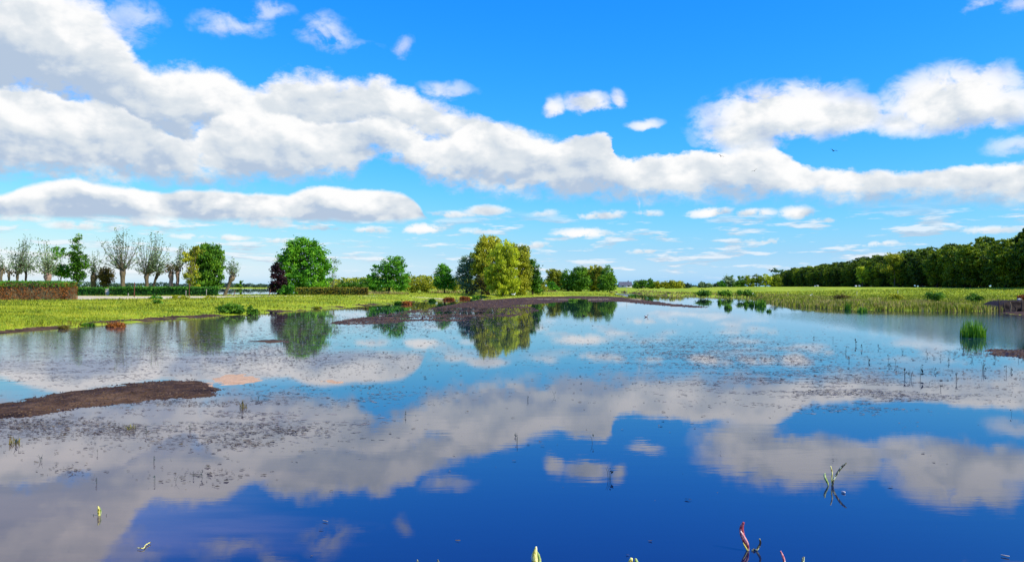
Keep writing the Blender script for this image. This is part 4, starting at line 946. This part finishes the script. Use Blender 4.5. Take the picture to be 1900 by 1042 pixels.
sprout('yellow_sprout', 'single pale yellow leaf tip with thin bent stalks at lower left', 183, 956,
  [('leaf', 'yellowbud', [(184,958,0),(183,950,0),(183,944,0),(182,938,0)], [1.4, 2.8, 2.6, .8]),
   ('leaf', 'lime', [(186,956,0),(187,948,0),(185,940,0)], [.8, 1.3, .6]),
   ('stem', 'stalk', [(184,960,0),(190,958,0),(196,957,0),(198,953,0)], [.8, .6, .6, .4]),
   ('stem', 'stalk', [(172,960,0),(173,957,0),(174,953,0)], [.6, .6, .4])])
sprout('yellow_sprout', 'pale yellow pointed bud poking up at the bottom edge near the centre', 996, 1068,
  [('leaf', 'yellowbud', [(995,1070,0),(993,1044,0),(992,1030,0),(995,1013,0)], [3, 6.5, 6, 1.2]), ('leaf', 'lime', [(998,1070,0),(1001,1044,0),(999,1030,0),(996,1022,0)], [2.5, 3.5, 3, .8])])
sprout('yellow_sprout', 'cut off pale yellow bud at the bottom edge right of the centre one', 1175, 1072,
  [('leaf', 'yellowbud', [(1174,1074,0),(1171,1052,0),(1170,1042,0),(1172,1034,0)], [3, 5, 5, 2]), ('leaf', 'lime', [(1178,1074,0),(1182,1052,0),(1181,1042,0),(1179,1035,0)], [2.5, 3.8, 3.5, 1.5])])
sprout('dark_sprout', 'leaning pink and black shoot at the bottom edge right of the pinkish red sprout', 1456, 1058,
  [('stem', 'pink', [(1457,1060,0),(1455,1040,0),(1452,1030,0),(1448,1021,0)], [2, 2.4, 2.2, 1.0])])
sprout('dark_sprout', 'short dark shoot tip at the bottom edge, rightmost of the near shoots', 1490, 1060,
  [('stem', 'speck', [(1491,1062,0),(1490,1045,0),(1490,1036,0),(1492,1032,0)], [2, 3.2, 3, 1.2])])
for px, lb in ((776, 'tiny reddish shoot tip at the bottom edge, left of two'), (814, 'tiny reddish shoot tip at the bottom edge, right of two')):
    sprout('dark_sprout', lb, px, 1066, [('stem', 'speck', [(px + 2, 1068, 0), (px, 1048, 0), (px - 2, 1037, 0)], [2, 2.5, 1.0])])
def floater(name, label, px, py, pts, w_, key):
    x, y = W2(px, py); b = MB(); P_ = [np.array([*W2(a, c), .012]) - [x, y, 0] for a, c in pts]
    b.tube(curve_pts(P_, 8), np.interp(np.linspace(0, 1, 8), np.linspace(0, 1, len(w_)), w_) * y / F, 6)
    o = b.build(name, M[key]); o.location = (x, y, 0); tag(o, label, 'twig')
floater('floating_twig', 'short pale twig floating in the dark water at lower left', 268, 1016, [(255,1018),(266,1019),(270,1013),(279,1008)], [.7, .9, 1.3, 1.1], 'yellowbud')
floater('floating_twig', 'thin pale twig floating at the lower right corner', 1865, 1033, [(1857,1031),(1866,1033),(1873,1034)], [.8, 1.3, .9], 'postgrey')
floater('floating_twig', 'tiny pale twig floating on the blue right of the left cloud reflection', 603, 968, [(599,967),(604,968),(608,969)], [.6, .8, .6], 'postgrey')
floater('floating_leaf', 'tiny white leaf floating beside the forked speckled plant', 1564, 914, [(1561,913),(1565,914),(1568,915)], [.8, 2.0, 1.2], 'pale')

# ------------------------------------------------------------------ birds
def loft(b, st, sides=10):
    """st: [(x, z, ry, rz)] body stations along x"""
    n = len(st); th = np.arange(sides) * 2 * math.pi / sides
    v = [(x, math.cos(a) * ry, z + math.sin(a) * rz) for x, z, ry, rz in st for a in th]
    f = [(i * sides + j, i * sides + (j + 1) % sides, (i + 1) * sides + (j + 1) % sides, (i + 1) * sides + j) for i in range(n - 1) for j in range(sides)]
    b.add(v, f)
def water_bird(label, px, py, key, size=1.0, rot=0, z=0, standing=False, name='duck', wingkey=None, d=None):
    if d is None: x, y = W2(px, py)
    else: x, y = (px - CX) / F * d, d
    if d is not None or standing: z = gz(x, y)
    root = empty(name, (x, y, z), label, 'bird'); up = .14 if standing else 0
    b = MB()
    loft(b, [(-.30, .16 + up, .005, .01), (-.24, .13 + up, .05, .035), (-.12, .09 + up, .10, .085), (.02, .08 + up, .115, .10), (.12, .09 + up, .09, .09), (.17, .13 + up, .05, .06), (.185, .19 + up, .032, .04), (.19, .25 + up, .036, .035), (.225, .285 + up, .04, .038), (.27, .28 + up, .03, .028), (.295, .275 + up, .008, .01)])
    b.build('body', M[key], root, True)
    wg = MB()
    for s in (-1, 1):
        wg.add([(.10, s * .10, .12 + up), (.0, s * .125, .14 + up), (-.14, s * .09, .15 + up), (-.27, s * .03, .17 + up), (-.10, s * .115, .08 + up), (.04, s * .122, .07 + up)], [(0, 1, 5, 5), (1, 2, 4, 5), (2, 3, 4, 4)])
    wg.build('wings', M[wingkey or key], root)
    MB().tube([(.28, 0, .275 + up), (.32, 0, .27 + up), (.35, 0, .263 + up)], [.014, .011, .004], 6).build('beak', M['beak'], root)
    if standing:
        for s in (-.04, .04): MB().tube([(0, s, -.02), (.01, s, .08), (0, s, .16)], .010, 5).build('leg', M['beak'], root)
    root.rotation_euler = (0, 0, rot); root.scale = (size,) * 3
water_bird('brown and white duck swimming alone in open water right of centre', 1199, 588, 'feather_brown', .6, .3, wingkey='feather_white')
water_bird('dark coot at the grassy waterline below the maroon tree', 503, 580.5, 'feather_dark', .8, 2.9, name='coot')
water_bird('second dark coot, right beside the first at the waterline below the maroon tree', 512, 581, 'feather_dark', .65, .2, name='coot')
water_bird('tiny dark waterbird in front of the second far reed clump', 1354, 574.5, 'feather_dark', .5, .4, name='coot')
water_bird('tiny dark waterbird in the water below the right clump of central trees', 1083, 586, 'feather_dark', .45, 3.0, name='coot')
water_bird('pale goose resting on the mud below the weeping willow', 953, 550, 'feather_white', 1.5, .2, standing=True, name='goose', wingkey='feather_brown', d=152)
def sheep(label, px, d, rot, size=1.0):
    x = (px - CX) / F * d; root = empty('white_sheep', (x, d, gz(x, d)), label, 'sheep', 'white sheep before the dark wood')
    b = MB(); loft(b, [(-.56, .68, .05, .06), (-.50, .66, .20, .20), (-.30, .66, .27, .27), (0, .64, .30, .29), (.28, .66, .26, .27), (.42, .72, .17, .19), (.52, .80, .10, .12), (.60, .84, .085, .10), (.70, .79, .065, .07), (.78, .74, .045, .045), (.80, .73, .01, .01)])
    b.build('body', M['feather_white'], root, True)
    for lx, ly in ((-.36, .14), (-.36, -.14), (.30, .13), (.30, -.13)):
        MB().tube([(lx, ly, .5), (lx - .02, ly, .26), (lx, ly, 0)], [.085, .045, .035], 6).build('leg', M['feather_white'], root)
    root.rotation_euler = (0, 0, rot); root.scale = (size,) * 3
for px, d, r0, lb in ((1512, 370, 1.1, 'tiny white sheep before the wood, leftmost of four'), (1517, 374, 2.6, 'tiny white sheep before the wood, second of four'), (1588, 345, .1, 'white sheep left below the pale yellow tree, third of four'), (1595, 348, 3.3, 'white sheep right below the pale yellow tree, last of four')):
    sheep(lb, px, d, r0, .8)
for px, d, lb in ((1396, 166, 'white bird on the muddy far bank above the reed row'), (1505, 140, 'small white bird on the right bank by the dry reeds')):
    water_bird(lb, px, 545, 'feather_white', 1.2, .5, standing=True, name='white_bird', d=d)
def flyer(label, px, py, d, span, roll, rot):
    root = empty('flying_bird', PT(px, py, d), label, 'bird', 'birds flying before the clouds')
    b = MB(); loft(b, [(-.22, 0, .03, .004), (-.12, 0, .03, .025), (0, 0, .05, .045), (.12, 0, .045, .04), (.2, .01, .03, .03), (.26, .0, .006, .006)]); b.build('body', M['feather_dark'], root, True)
    for s in (-1, 1):
        MB().add([(.10, 0, .01), (-.06, 0, .01), (.12, s * .25, .14), (-.05, s * .25, .13), (.03, s * .55, .10), (-.05, s * .55, .09), (.02, s * .28, .155), (0, s * .0, .04)], [(0, 2, 3, 1), (2, 4, 5, 3), (7, 6, 2, 0), (1, 3, 6, 7), (6, 4, 2, 2), (3, 5, 4, 6)]).build('wing', M['feather_dark'], root)
    root.rotation_euler = (roll, 0, rot); root.scale = (span,) * 3
flyer('small dark bird flying before the long cloud, leftmost of three', 1338, 290, 95, .75, .3, 1.9)
flyer('small dark bird flying before the long cloud, lowest of three', 1400, 317, 95, .8, -.4, 1.2)
flyer('small dark bird flying in the blue gap between clouds, rightmost of three', 1547, 280, 95, 1.0, .2, 1.8)
